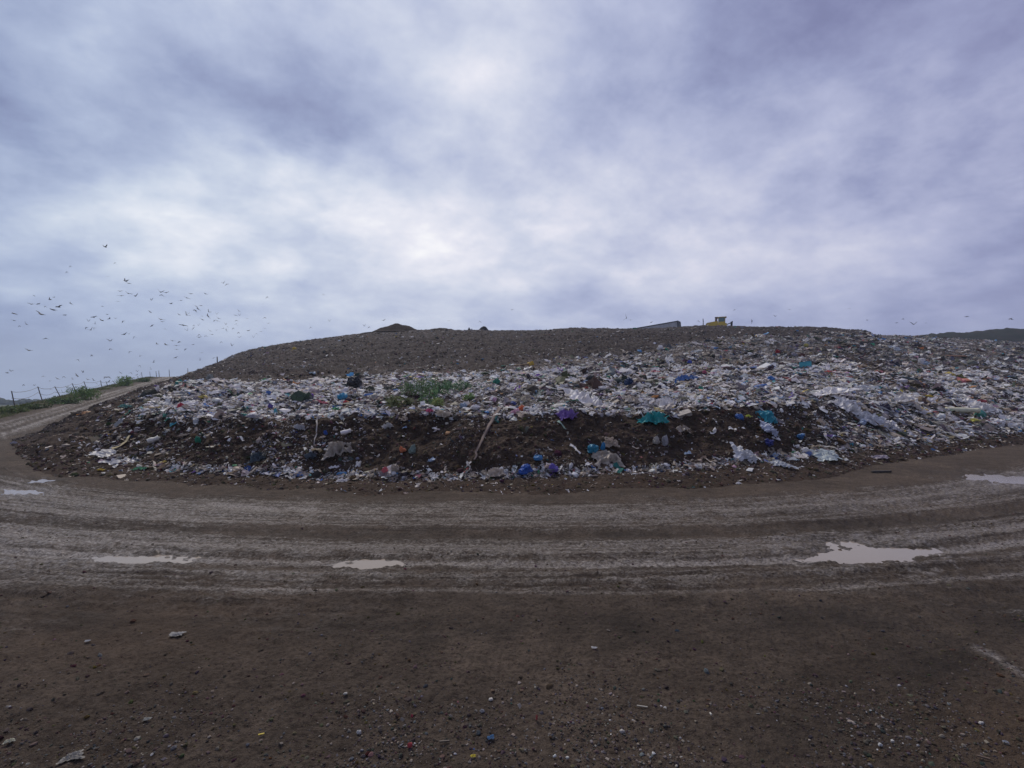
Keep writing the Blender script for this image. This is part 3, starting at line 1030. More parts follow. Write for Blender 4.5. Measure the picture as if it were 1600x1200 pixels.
lay('plastic_litter', zone * 0.34 * SL * farz, [('film', 5), ('strip', 3), ('flat', 1.2)], [4.0, 2.2, 3.4, 2.8, 1.3],
    3.0, 0.45, m_film, 513, 0.05, 0.8, 0.28, 0.06, 44000, 0.7, tone=0.62 + 0.3 * (1 - sstep(K2, 4.05, 4.3)) - 0.3 * darkp)
lay('plastic_litter', (BK + SH) * rightz * (0.25 + clump) * 0.03, [('film', 2), ('strip', 4), ('flat', 1)], [6, 3.0, 2.0, 2.5, 1.2, 1.5],
    8.0, 0.5, m_film, 514, 0.08, 1.2, 0.22, 0.08, 9000, 0.8, along=-0.72)
lay('shredded_waste', (BK + SH) * (0.5 * rightz + BR) * 0.10, [('film', 2), ('strip', 4), ('flat', 2), ('lump', 1)], [0.4, 2.0, 2.0, 1.5, 0.1, 4],
    4.0, 0.45, m_shred, 515, 0.05, 0.8, 0.3, 0.05, 16000, 0.8, along=-0.72)
# litter caught in the face of the bank and lying along its foot
foot = (gau(K2, 2.04, 0.05) + 0.75 * gau(K2, 1.95, 0.06)) * (1 - 0.5 * rightz)
lip = gau(K2, 2.95, 0.09)
fine_b = (BK * (0.12 + 1.0 * clump ** 2) + 0.2 * AP * sstep(K2, 1.45, 1.9)) * (0.25 + 0.75 * LF) * (1 - 0.4 * sstep(X2, 520, 620) * (1 - sstep(X2, 1080, 1160)) - 0.2)
lay('bank_litter', fine_b * 0.045 + 0.12 * foot * LF, [('film', 5), ('lump', 1.2), ('strip', 2.5), ('flat', 1.5)], [3.6, 5.5, 1.4, 1.4, 0.8],
    4.0, 0.5, m_film, 503, 0.03, 0.7, 0.4, 0.05, 20000)
lay('bank_litter', fine_b * 0.11 + 0.08 * foot * LF + 0.02 * AP * sstep(K2, 1.3, 1.8), [('film', 3), ('lump', 1), ('strip', 3), ('flat', 1.5)], [3.4, 4.4, 0.8, 1.6, 0.4],
    2.3, 0.38, m_film, 504, 0.02, 0.4, 0.4, 0.05, 34000)
lay('bank_litter', 0.07 * gau(K2, 2.97, 0.05) * sstep(X2, 180, 300) + 0.06 * foot * LF, [('film', 6), ('lump', 0.6), ('strip', 1)], [5, 4.2, 1.0, 1.0, 0.8],
    7.5, 0.45, m_film, 505, 0.08, 0.8, 0.3, 0.06, 6000, 0.8)
lay('bank_litter', 0.02 * (BK + 0.5 * SH) * gau(X2, 210, 90), [('film', 3), ('strip', 4), ('flat', 1)], [1.5, 5, 1.0, 2, 0.4, 1], 5.0, 0.45, m_film, 517, 0.04, 0.8, 0.25, 0.05, 3000, 0.7, along=0.6)
lay('bank_litter', 0.012 * AP * sstep(X2, 60, 140) + 0.008 * AP * rightz, [('film', 3), ('strip', 3), ('flat', 1)], [3, 4, 0.8, 2, 0.5], 3.6, 0.4, m_film, 516, 0.03, 0.4, 0.25, 0.05, 6000, 0.7)
# brown shredded waste on the upper slope
lay('shredded_waste', (SL * (1 - PM)) * 0.26 * (0.6 + 0.6 * clump), [('film', 3), ('lump', 1), ('strip', 4), ('flat', 2)], [0.22, 2.4, 0.3, 1.6, 0.06, 5.0],
    2.0, 0.4, m_shred, 506, 0.06, 0.6, 0.22, 0.03, 40000, 0.7, tone=(0.52 - 0.16 * gau(X2, 1000, 180) * sstep(K2, 4.1, 4.3)) * (0.75 + 0.5 * clump), along=0.0)
lay('shredded_waste', (SL * (1 - PM)) * 0.010, [('film', 3), ('flat', 2)], [4, 2, 1, 2, 1.0], 3.0, 0.4, m_film, 507, 0.06, 0.7, 0.4, 0.06, 3000, tone=np.full(K2.shape, 0.7))
# clods of soil on the bank and the apron
lay('soil_clods', 0.04 * BK + 0.05 * AP + 0.02 * SH, [('lump', 1), ('pebble', 1)], [0, 0, 0, 0, 0, 1], 2.8, 0.5, m_clod, 508, 0.02, 0.3, 0.4, 0.0, 16000, 1.0, tone=np.full(K2.shape, 0.7))

# gravel and mud crumbs on the ground and the road
r = np.random.default_rng(600)


def scatter_ground(name, n, dens_fn, szf, wts, kinds, mat, seed, tone=1.0, lift=0.12, tilt=0.3):
    r = np.random.default_rng(seed)
    ppx = r.uniform(-250, 1850, n * 4); ppy = r.uniform(760, 1420, n * 4)
    x = (ppx - 800) / (ppy - HZ) * EYE; y = EYE * F / (ppy - HZ)
    keep = r.random(len(x)) < dens_fn(ppx, ppy, x, y)
    x, y = x[keep][:n], y[keep][:n]
    # height of the sheet there, read from its own grid
    az_ = np.arctan2(x, y); ra = np.hypot(x, y)
    ci = np.interp(az_, az_f, np.arange(len(az_f))); ri = np.interp(ra, rr, np.arange(len(rr)))
    c0 = np.clip(ci.astype(int), 0, len(az_f) - 2); r0 = np.clip(ri.astype(int), 0, len(rr) - 2)
    G = gz.reshape(len(rr), len(az))
    fc_, fr_ = ci - c0, ri - r0
    z = (G[r0, c0] * (1 - fc_) + G[r0, c0 + 1] * fc_) * (1 - fr_) + (G[r0 + 1, c0] * (1 - fc_) + G[r0 + 1, c0 + 1] * fc_) * fr_
    p = np.stack([x, y, z], 1)
    s_ = szf(r, len(x), y)
    up_ = np.tile([0, 0, 1.0], (len(x), 1))
    c = palette(len(x), wts, r) * tone
    return scatter(name, kinds, p, up_, s_, r.uniform(0, 6.283, len(x)), np.full(len(x), tilt), c, mat, r, lift)


def d_grav(px, py, x, y):
    n = sstep(fb2(x * 0.8, y * 0.8, 3, 201), -0.35, 0.6)
    return np.clip((0.05 + 0.95 * sstep(py, 1010, 1130)) * (0.15 + n) * (0.35 + 0.65 * (gau(px, 700, 420) + gau(px, 1400, 170))), 0, 1) * (py > 960)


scatter_ground('gravel', 24000, d_grav, lambda r, n, y: np.clip(np.exp(r.normal(math.log(0.012), 0.5, n)), 0.004, 0.045), [0.05, 1.2, 2.6, 1.2, 0.008, 4.0],
               [('pebble', 3), ('lump', 1), ('flat', 0.3)], m_stone, 601, 0.55)
scatter_ground('gravel', 300, d_grav, lambda r, n, y: np.clip(np.exp(r.normal(math.log(0.015), 0.4, n)), 0.007, 0.035), [4, 4, 0.3, 2, 0.12],
               [('pebble', 3), ('flat', 1), ('strip', 1.2), ('film', 1)], m_stone, 602, 0.62)
scatter_ground('mud_clods', 9000, lambda px, py, x, y: np.clip(0.25 + 0.75 * sstep(fb2(x * 0.5, y * 1.5, 3, 211), -0.1, 0.6), 0, 1),
               lambda r, n, y: np.clip(np.exp(r.normal(math.log(0.019), 0.5, n)), 0.007, 0.075), [0, 0, 0.3, 0, 0, 3], [('lump', 2), ('pebble', 1)], m_clod, 603, 0.8, 0.05)

# ------------------------------------------------------------------ single things
bpy.context.view_layer.update()
SOLID = [ground, road, hill]


def hit(px, py, far=700):
    """the point of the land seen at a photo pixel, with its normal"""
    o = Vector((0, 0, EYE)); d = pdir(px, py)
    best = None
    for ob in SOLID:
        ok, loc, n, _ = ob.ray_cast(o, d, distance=far)
        if ok and (best is None or (loc - o).length < (best[0] - o).length):
            best = (loc.copy(), n.copy())
    if best is None:
        return None
    if best[1].z < 0: best = (best[0], -best[1])
    return best


def drop(x, y, obs=None):
    z = -99; n = Vector((0, 0, 1))
    for ob in (obs or SOLID):
        ok, loc, nn, _ = ob.ray_cast(Vector((x, y, 200)), Vector((0, 0, -1)), distance=400)
        if ok and loc.z > z: z, n = loc.z, nn.copy()
    return z, n


_mats = {}


def stuff_mat(rgb, rough=0.45, glow=0.0, dirt=0.2):
    key = (tuple(rgb), rough, glow, dirt)
    if key in _mats: return _mats[key]
    m, t, bs = new_mat('cast_off')
    pos = t.add('ShaderNodeTexCoord').outputs['Object']
    n = t.noise(pos, 4.0, 5, 0.65)
    c = t.mix(t.mr(n, 0.45, 0.72, 0.0, dirt * 2.2), rgb, (0.085, 0.066, 0.05))
    c = t.mix(t.mr(t.noise(pos, 15, 3, 0.6), 0.35, 0.7, 0, 0.25), c, tuple(q * 0.6 for q in rgb))
    t.link(c, bs.inputs['Base Color'])
    bs.inputs['Roughness'].default_value = rough
    if glow:
        tr = t.add('ShaderNodeBsdfTranslucent'); t.link(c, tr.inputs[0])
        mx = t.add('ShaderNodeMixShader'); mx.inputs[0].default_value = glow
        t.link(bs.outputs[0], mx.inputs[1]); t.link(tr.outputs[0], mx.inputs[2])
        t.link(mx.outputs[0], [q for q in t.n if q.type == 'OUTPUT_MATERIAL'][0].inputs[0])
    _mats[key] = m
    return m


def g_bag(w, l, h, seed):
    """a crumpled, half-empty bag: sharp creases, a flat underside and a pinched neck"""
    v, f = ico(4)
    r = np.random.default_rng(seed)
    o = r.uniform(0, 60, 3)
    q = v * 1.2 + o
    rid = 1 - np.abs(pn3(q[:, 0] * 1.6, q[:, 1] * 1.6, q[:, 2] * 1.6, seed)) * 2
    d = 1 + 0.5 * pn3(q[:, 0], q[:, 1], q[:, 2], seed) + 0.30 * rid + 0.22 * pn3(q[:, 0] * 4, q[:, 1] * 4, q[:, 2] * 4, seed) + 0.12 * pn3(q[:, 0] * 9, q[:, 1] * 9, q[:, 2] * 9, seed)
    a = r.uniform(0, 6.28)
    nk = np.clip(v @ np.array([math.cos(a), math.sin(a), 0.25]) - 0.75, 0, 1)
    d = d + nk * 1.6
    v = v * d[:, None]
    v[:, 2] = np.where(v[:, 2] < -0.2, -0.2 + (v[:, 2] + 0.2) * 0.2, v[:, 2])
    v = v / (v.max(0) - v.min(0))
    v = v * np.array([w, l, h])
    v[:, 2] -= v[:, 2].min() + 0.12 * h
    return v, f


def g_sheet(w, l, h, seed, n=26):
    g = np.linspace(-0.5, 0.5, n)
    X, Y = np.meshgrid(g, g)
    r = np.random.default_rng(seed)
    a = np.arctan2(Y, X)
    rad = np.hypot(X, Y) / 0.5
    k = 1 - 0.22 * np.clip(rad, 0, 1.2) * (0.6 * np.sin(a * 3 + r.uniform(0, 6)) + 0.4 * np.sin(a * 7 + r.uniform(0, 6)) + 0.3 * np.sin(a * 11))
    X = X * k; Y = Y * k
    o = r.uniform(0, 60, 2)
    fx, fy = X * 3.2 + o[0], Y * 2.6 + o[1]
    z = 0.55 * (1 - np.abs(pn2(fx, fy, seed)) * 2.2) + 0.30 * (1 - np.abs(pn2(fx * 2.3, fy * 2.3, seed + 1)) * 2) + 0.12 * pn2(fx * 6, fy * 6, seed + 2)
    z = z * (1 - 0.75 * np.clip(rad - 0.35, 0, 0.8))
    X = X + 0.06 * pn2(fx * 2, fy * 2 + 5, seed + 3); Y = Y + 0.06 * pn2(fx * 2 + 9, fy * 2, seed + 4)
    v = np.stack([X * w, Y * l, z * h], -1).reshape(-1, 3)
    v[:, 2] -= np.percentile(v[:, 2], 12)
    return v, grid_faces(n, n)


def g_box(w, l, h, seed, jit=0.03):
    bm = bmesh.new()
    bmesh.ops.create_cube(bm, size=1.0)
    bmesh.ops.subdivide_edges(bm, edges=bm.edges[:], cuts=3, use_grid_fill=True)
    v = np.array([q.co[:] for q in bm.verts]); f = np.array([[q.index for q in p.verts] for p in bm.faces])
    bm.free()
    r = np.random.default_rng(seed)
    q = v * 2 + r.uniform(0, 50, 3)
    v = v + jit * np.stack([pn3(q[:, 0] + k * 7, q[:, 1], q[:, 2], seed + k) for k in range(3)], 1) * 3
    v[:, 2] += 0.35
    return v * np.array([w, l, h]), f


def g_tube(w, l, seed, bend=0.15, n=14, m=10):
    r = np.random.default_rng(seed)
    t = np.linspace(-0.5, 0.5, n)
    cy = bend * w * np.sin(t * 2.6 + r.uniform(-1, 1)); cz = l * 0.45 + 0.05 * w * np.abs(t)
    rd = l * 0.5 * (1 + 0.12 * np.sin(t * 9 + r.uniform(0, 6)))
    th = np.linspace(0, 2 * math.pi, m, endpoint=False)
    v = np.stack([np.repeat((t * w)[:, None], m, 1), cy[:, None] + rd[:, None] * np.cos(th), cz[:, None] + rd[:, None] * np.sin(th)], -1).reshape(-1, 3)
    f = grid_faces(n, m, wrap=True)
    # closed ends: a slightly sunken cap of quads fan
    e0, e1 = len(v), len(v) + 1
    v = np.vstack([v, [[-0.49 * w, cy[0], cz[0]], [0.49 * w, cy[-1], cz[-1]]]])
    caps = []
    for j in range(0, m, 2):
        caps.append([e0, (j + 2) % m, (j + 1) % m, j])
        b = (n - 1) * m
        caps.append([e1, b + j, b + (j + 1) % m, b + (j + 2) % m])
    return v, np.vstack([f, np.array(caps)])


def g_cap(w, l, seed, m=12):
    th = np.linspace(0, 2 * math.pi, m, endpoint=False)
    prof = [(0.50, 0.30), (0.56, 0.30), (0.58, 0.17), (0.66, 0.17)]
    v = np.concatenate([np.stack([np.full(m, x * w), l * rr_ * np.cos(th), l * 0.45 + l * rr_ * np.sin(th)], 1) for x, rr_ in prof])
    v = np.vstack([v, [[0.66 * w, 0, 0.45 * l]]])
    f = grid_faces(4, m, wrap=True)
    b = 3 * m
    caps = np.array([[4 * m, b + j, b + (j + 1) % m, b + (j + 2) % m] for j in range(0, m, 2)])
    return v, np.vstack([f, caps])


def place(name, cat, label, px, py, wpx, hpx, rgb, kind, seed, yaw=0.0, flat=None, rough=0.45, glow=0.0, dirt=0.18, group=None, upr=0.55, sink=0.0):
    q = hit(px, py + hpx * 0.3)
    if q is None:
        print('no ground for', label); return None
    loc, n = q
    d = loc.y
    w = wpx / F * d
    h = max(hpx / F * d, 0.01)
    nn = (n * (1 - upr) + Vector((0, 0, 1)) * upr).normalized()
    if kind == 'bag': v, f = g_bag(w, w * 0.75, h * 1.15 + 0.02, seed)
    elif kind == 'sheet': v, f = g_sheet(w, w * 0.8 if flat is None else w * flat, h * 0.9, seed)
    elif kind == 'box': v, f = g_box(w, w * (flat or 0.6), h, seed)
    elif kind == 'plank': v, f = g_box(w, max(w * (flat or 0.12), 0.01), max(h * 0.5, 0.006), seed, 0.01)
    elif kind in ('tube', 'bottle'): v, f = g_tube(w * (0.8 if kind == 'bottle' else 1), max(min(h, w * 0.45), 0.015), seed, 0.02 if kind == 'bottle' else 0.10)
    elif kind == 'stone':
        v, f = t_lump(seed, 3, 0.8); v = v * np.array([w, w, w]) * 1.1
    o = mesh_np(name, v, f, stuff_mat(rgb, rough, glow, dirt), kind in ('tube', 'bottle', 'stone'))
    z = nn
    x = Vector((math.cos(yaw), math.sin(yaw), 0)); x = (x - z * x.dot(z)).normalized(); y = z.cross(x)
    M = Matrix((x, y, z)).transposed().to_4x4()
    M.translation = loc + n * 0.02 - nn * sink
    o.matrix_world = M
    tag(o, label, cat, group)
    if kind == 'bottle':
        v2, f2 = g_cap(w * 0.8, max(min(h, w * 0.45), 0.015), seed)
        c = mesh_np('cap', v2, f2, stuff_mat((0.35, 0.33, 0.30), 0.5), True, parent=o)
    return o


def ribbon(name, cat, label, pts, wpx, rgb, rough=0.9, lift=0.05, glow=0.0, dirt=0.2, seed=1, wave=0.04):
    """a long strip lying on the land through the given photo points"""
    P3 = []
    for a, b in zip(pts[:-1], pts[1:]):
        for t_ in np.linspace(0, 1, 7, endpoint=False):
            q = hit(a[0] + (b[0] - a[0]) * t_, a[1] + (b[1] - a[1]) * t_)
            if q: P3.append(q[0] + q[1] * lift)
    q = hit(*pts[-1])
    if q: P3.append(q[0] + q[1] * lift)
    Q = np.array([p[:] for p in P3])
    for _ in range(3):
        Q[1:-1] = (Q[:-2] + 2 * Q[1:-1] + Q[2:]) / 4
    tg = np.gradient(Q, axis=0); tg /= np.linalg.norm(tg, axis=1)[:, None]
    view = Q - np.array([0, 0, EYE]); view /= np.linalg.norm(view, axis=1)[:, None]
    # across the strip, lying against the slope
    up = np.array([0, -0.5, 0.86])
    sd = np.cross(tg, np.tile(up, (len(Q), 1))); sd /= np.linalg.norm(sd, axis=1)[:, None]
    nn = np.cross(sd, tg)
    r = np.random.default_rng(seed)
    n = len(Q)
    s = np.linspace(0, 1, n)
    wd = wpx / F * Q[:, 1] * 0.5 * (1.3 - 0.6 * s) * (1 + 0.3 * pn2(s * 5, s * 0 + seed, seed))
    cols_ = []
    for k, a in enumerate(np.linspace(-1, 1, 5)):
        cols_.append(Q + sd * (wd * a)[:, None] + nn * (wave * pn2(s * 6 + 3 * k, s * 0 + k * 1.7, seed + 5))[:, None])
    top = np.stack(cols_, 1)
    bot = top - nn[:, None, :] * 0.012
    v = np.concatenate([top.reshape(-1, 3), bot.reshape(-1, 3)])
    f1 = grid_faces(n, 5); f2 = grid_faces(n, 5)[:, ::-1] + n * 5
    ed = []
    for i in range(n - 1):
        for k in (0, 4):
            a, b = i * 5 + k, (i + 1) * 5 + k
            ed.append([a, b, b + n * 5, a + n * 5])
    o = mesh_np(name, v, np.vstack([f1, f2, np.array(ed)]), stuff_mat(rgb, rough, glow, dirt), True)
    return tag(o, label, cat)


W1 = (0.82, 0.79, 0.78); W2 = (0.68, 0.65, 0.64); CREAM = (0.55, 0.48, 0.40); TANC = (0.40, 0.32, 0.25); GREYC = (0.30, 0.29, 0.30)
B = [  # name, category, kind, px, py, w, h, colour, yaw, label
    ('plastic_sheet', 'plastic sheet', 'sheet', 1020, 651, 42, 18, (0.01, 0.30, 0.30), -0.3, 'teal plastic sheet hanging over the lip of the dark bank right of centre'),
    ('plastic_bag', 'bag', 'sheet', 886, 646, 30, 17, (0.26, 0.15, 0.46), 0.3, 'twisted lilac purple bag on the lip of the bank below the big white sheeting'),
    ('plastic_bag', 'bag', 'bag', 822, 734, 25, 11, (0.02, 0.10, 0.42), 0.2, 'royal blue crumpled bag at the foot of the bank left of a violet bundle'),
    ('plastic_bag', 'bag', 'bag', 862, 731, 17, 11, (0.24, 0.18, 0.58), 0.1, 'violet bundled bag at the foot of the bank right of the royal blue bag'),
    ('plastic_bag', 'bag', 'bag', 924, 702, 22, 13, (0.03, 0.28, 0.42), 0.4, 'turquoise bag low on the bank above the long beige sheet'),
    ('plastic_bag', 'bag', 'bag', 941, 699, 10, 11, (0.02, 0.22, 0.45), 0.9, 'small upright blue bag touching the turquoise bag low on the bank'),
    ('plastic_bag', 'bag', 'bag', 840, 716, 15, 6, (0.05, 0.24, 0.50), 0.0, 'flattened sky blue bag low on the bank above the royal blue bag'),
    ('plastic_sheet', 'plastic sheet', 'sheet', 915, 623, 76, 24, W1, 0.1, 'largest heap of crumpled white plastic sheeting on the shelf right of centre'),
    ('plastic_sheet', 'plastic sheet', 'sheet', 1037, 628, 34, 22, W1, 0.6, 'crumpled white sheeting standing up on the shelf above the teal sheet'),
    ('plastic_sheet', 'plastic sheet', 'sheet', 985, 622, 30, 12, CREAM, 0.2, 'cream sheeting between the two white heaps on the shelf'),
    ('carton', 'carton', 'box', 1140, 631, 10, 8, W1, 0.5, 'small bright white carton on the dark lip right of the teal sheet'),
    ('carton', 'carton', 'box', 1069, 647, 20, 6, (0.38, 0.34, 0.30), 0.1, 'flattened grey beige carton on the bank right of the teal sheet'),
    ('plastic_sheet', 'plastic sheet', 'sheet', 1030, 641, 20, 7, (0.50, 0.40, 0.16), 0.1, 'mustard yellow sheet lying just above the teal sheet'),
    ('rag', 'rag', 'bag', 815, 639, 13, 7, (0.62, 0.14, 0.05), 0.3, 'orange red rag on the lip of the bank right of the long pale strip'),
    ('plastic_bag', 'bag', 'bag', 806, 645, 16, 8, (0.68, 0.38, 0.46), 0.1, 'pale pink bag below the orange red rag on the lip'),
    ('plastic_bag', 'bag', 'bag', 1155, 652, 16, 7, (0.04, 0.14, 0.42), 0.2, 'mid blue bag on the upper bank beside a lime yellow scrap'),
    ('paper_scrap', 'scrap', 'sheet', 1169, 650, 8, 5, (0.62, 0.66, 0.10), 0.2, 'lime yellow scrap on the upper bank beside the mid blue bag'),
    ('plastic_bag', 'bag', 'sheet', 1070, 590, 28, 15, (0.07, 0.17, 0.42), 0.4, 'heap of blue film on the shelf above the white sheeting, right of centre'),
    ('plastic_bag', 'bag', 'bag', 984, 597, 18, 11, (0.02, 0.05, 0.14), 0.4, 'navy blue bag on the shelf behind the cream sheeting'),
    ('plastic_bag', 'bag', 'bag', 922, 595, 22, 13, (0.035, 0.032, 0.035), 0.2, 'black bag on the shelf behind the largest white heap'),
    ('plastic_bag', 'bag', 'bag', 1076, 567, 8, 6, (0.06, 0.10, 0.50), 0.4, 'small ultramarine bag high on the litter slope above the blue film'),
    ('plank', 'plank', 'plank', 815, 570, 24, 4, (0.24, 0.15, 0.08), 0.1, 'brown plank at the foot of the dark upper slope, beside a yellow box'),
    ('carton', 'carton', 'box', 830, 569, 9, 6, (0.66, 0.42, 0.05), 0.1, 'amber yellow box at the end of the brown plank'),
    ('plastic_bag', 'bag', 'bag', 1032, 544, 12, 6, W1, 0.2, 'lone white bag at the edge of the dark upper slope below the trailer'),
    ('plastic_sheet', 'plastic sheet', 'sheet', 946, 713, 44, 18, CREAM, 0.3, 'long beige sheet crumpled at the foot of the bank below the turquoise bag'),
    ('rag', 'rag', 'sheet', 952, 689, 24, 9, TANC, 0.0, 'tan cloth lying mid bank above the turquoise bag'),
    ('plastic_sheet', 'plastic sheet', 'sheet', 773, 737, 30, 14, (0.52, 0.44, 0.36), 0.2, 'beige flap of sheet at the foot of the bank below the long pale strip'),
    ('plastic_sheet', 'plastic sheet', 'sheet', 1160, 706, 38, 11, (0.66, 0.66, 0.68), -0.1, 'white wrinkled sheet at the foot of the bank, right of the beige ones'),
    ('paper_scrap', 'scrap', 'sheet', 1154, 755, 8, 6, W1, 0.4, 'lone white scrap on the brown mud between the bank and the road'),
    ('plastic_bag', 'bag', 'bag', 1025, 690, 14, 11, (0.40, 0.37, 0.33), 0.4, 'grey beige bag mid bank, left one of a touching pair'),
    ('plastic_bag', 'bag', 'bag', 1039, 692, 12, 15, (0.34, 0.33, 0.35), 0.9, 'tall grey bag mid bank, right one of a touching pair'),
    ('plastic_bag', 'bag', 'sheet', 1065, 669, 22, 12, (0.42, 0.36, 0.31), 0.4, 'beige bag on the bank below the flattened carton'),
    ('plastic_sheet', 'plastic sheet', 'sheet', 530, 697, 38, 20, (0.44, 0.39, 0.33), 0.3, 'torn dirty white sheet spread on the left half of the bank'),
    ('bottle', 'bottle', 'bottle', 541, 676, 19, 7, W2, 0.45, 'white plastic bottle lying just above the torn sheet on the bank'),
    ('plastic_bag', 'bag', 'bag', 536, 621, 17, 9, (0.05, 0.33, 0.52), 0.2, 'bright cyan blue bag on the shelf above a red bag'),
    ('plastic_bag', 'bag', 'bag', 539, 632, 9, 8, (0.60, 0.05, 0.06), 0.2, 'bright red bag on the lip below the cyan blue bag'),
    ('plastic_sheet', 'plastic sheet', 'sheet', 526, 638, 17, 5, (0.02, 0.30, 0.10), 0.1, 'emerald green sheet on the lip left of the bright red bag'),
    ('rag', 'rag', 'sheet', 501, 628, 19, 6, (0.46, 0.10, 0.14), 0.0, 'crimson cloth on the shelf left of the cyan blue bag'),
    ('plastic_bag', 'bag', 'bag', 487, 620, 9, 6, (0.22, 0.06, 0.42), 0.2, 'purple bag on the shelf behind the crimson cloth'),
    ('plastic_bag', 'bag', 'bag', 422, 636, 8, 6, (0.12, 0.08, 0.34), 0.2, 'indigo bag near the lip left of the crimson cloth'),
    ('plastic_bag', 'bag', 'sheet', 671, 641, 13, 7, (0.60, 0.08, 0.20), 0.5, 'magenta pink bag on the lip below the green weeds'),
    ('plastic_bag', 'bag', 'sheet', 692, 645, 22, 9, (0.52, 0.44, 0.34), -0.4, 'beige bag on the lip just right of the magenta bag'),
    ('plastic_bag', 'bag', 'bag', 741, 637, 16, 7, W1, 0.1, 'plump white bag on the lip right of the weeds'),
    ('plastic_bag', 'bag', 'bag', 722, 635, 13, 8, (0.34, 0.42, 0.52), 0.1, 'pale blue bag on the lip between the weeds and the plump white bag'),
    ('rag', 'rag', 'bag', 630, 702, 10, 10, (0.68, 0.22, 0.10), 0.3, 'orange rag mid bank beside a grey green rag'),
    ('rag', 'rag', 'bag', 643, 703, 13, 14, (0.20, 0.27, 0.24), 0.6, 'grey green rag mid bank beside the orange rag'),
    ('plastic_bag', 'bag', 'bag', 600, 736, 11, 10, (0.68, 0.16, 0.18), 0.3, 'coral pink bag at the foot of the bank beside a round beige bag'),
    ('plastic_bag', 'bag', 'bag', 617, 732, 14, 11, (0.52, 0.45, 0.37), 0.3, 'round beige bag at the foot of the bank right of the coral pink bag'),
    ('paper_scrap', 'scrap', 'sheet', 534, 751, 17, 5, W2, 0.1, 'flat white scrap on the brown mud below the torn sheet'),
    ('plastic_bag', 'bag', 'bag', 555, 598, 24, 14, (0.03, 0.03, 0.035), 0.2, 'black bag at the back of the shelf left of the weeds'),
    ('plastic_sheet', 'plastic sheet', 'sheet', 485, 710, 16, 12, (0.09, 0.12, 0.15), 0.6, 'slate grey tarp scrap on the bank left of the torn sheet'),
    ('plastic_sheet', 'plastic sheet', 'sheet', 405, 711, 26, 13, (0.07, 0.10, 0.12), 0.3, 'dark blue grey tarp low on the left part of the bank'),
    ('plastic_bag', 'bag', 'sheet', 606, 664, 15, 11, (0.52, 0.51, 0.50), 0.3, 'greyish white bag high on the bank above the orange rag'),
    ('plastic_bag', 'bag', 'sheet', 467, 666, 15, 10, (0.50, 0.50, 0.52), 0.3, 'off white bag high on the left part of the bank'),
    ('paper_scrap', 'scrap', 'bag', 460, 545, 7, 4, (0.66, 0.48, 0.05), 0.0, 'yellow speck of packaging on the dark upper slope'),
    ('ball', 'ball', 'stone', 700, 675, 8, 8, (0.36, 0.18, 0.07), 0.0, 'rusty orange ball stuck in the middle of the bank'),
    ('plastic_bag', 'bag', 'bag', 509, 677, 6, 6, (0.04, 0.12, 0.45), 0.0, 'tiny blue bag on the bank left of the white bottle'),
    ('bottle', 'bottle', 'bottle', 241, 689, 19, 9, (0.60, 0.57, 0.50), 0.75, 'cream bottle lying tilted on the left end of the bank'),
    ('plastic_bag', 'bag', 'bag', 311, 687, 9, 11, (0.04, 0.34, 0.22), 0.0, 'jade green bag on the left end of the bank'),
    ('rag', 'rag', 'sheet', 218, 732, 19, 6, (0.06, 0.24, 0.11), 0.0, 'dark green cloth lying flat at the foot of the left end of the bank'),
    ('plastic_bag', 'bag', 'bag', 284, 635, 12, 8, (0.56, 0.05, 0.09), 0.0, 'scarlet bag at the left end of the shelf'),
    ('plastic_sheet', 'plastic sheet', 'sheet', 172, 708, 52, 6, (0.50, 0.49, 0.50), -0.2, 'wet white sheet lying flat round the left toe of the bank'),
    ('plastic_sheet', 'plastic sheet', 'sheet', 196, 718, 52, 5, (0.46, 0.45, 0.46), -0.25, 'long torn white sheet in front of the wet one at the left toe'),
    ('paper_scrap', 'scrap', 'sheet', 157, 734, 8, 4, (0.70, 0.52, 0.05), 0.0, 'yellow scrap on the brown mud at the left toe'),
    ('plastic_bag', 'bag', 'sheet', 195, 634, 14, 6, (0.10, 0.28, 0.24), 0.0, 'dull teal bag at the edge of the climbing road'),
    ('plastic_bag', 'bag', 'bag', 230, 628, 12, 7, (0.46, 0.42, 0.26), 0.0, 'straw coloured bag at the edge of the climbing road right of the teal bag'),
    ('plastic_bag', 'bag', 'bag', 245, 608, 6, 8, W1, 0.0, 'small white bag standing at the edge of the climbing road'),
    ('plastic_bag', 'bag', 'sheet', 1196, 648, 32, 18, (0.04, 0.36, 0.46), 0.4, 'wide cyan bag on the upper bank at right, above a white and blue one'),
    ('plastic_bag', 'bag', 'sheet', 1199, 667, 30, 18, (0.50, 0.54, 0.66), -0.4, 'white and pale blue bag below the wide cyan bag at right'),
    ('plastic_bag', 'bag', 'bag', 1248, 681, 13, 10, (0.05, 0.20, 0.46), 0.1, 'steel blue bag on the bank right of the white and pale blue one'),
    ('plastic_bag', 'bag', 'bag', 1200, 691, 15, 9, (0.03, 0.04, 0.24), 0.1, 'midnight blue bag low on the bank below the white and pale blue one'),
    ('plastic_sheet', 'plastic sheet', 'sheet', 1290, 612, 60, 14, W1, -0.2, 'white sheeting at the head of the long pale tongue on the right slope'),
    ('plastic_sheet', 'plastic sheet', 'sheet', 1325, 632, 52, 18, W1, -0.5, 'thick white folded sheeting in the middle of the pale tongue on the right slope'),
    ('plastic_sheet', 'plastic sheet', 'sheet', 1352, 650, 46, 18, (0.64, 0.64, 0.68), -0.5, 'rumpled white sheeting low in the pale tongue on the right slope'),
    ('plastic_bag', 'bag', 'bag', 1345, 660, 13, 9, (0.42, 0.50, 0.66), 0.1, 'powder blue bag below the rumpled sheeting on the right slope'),
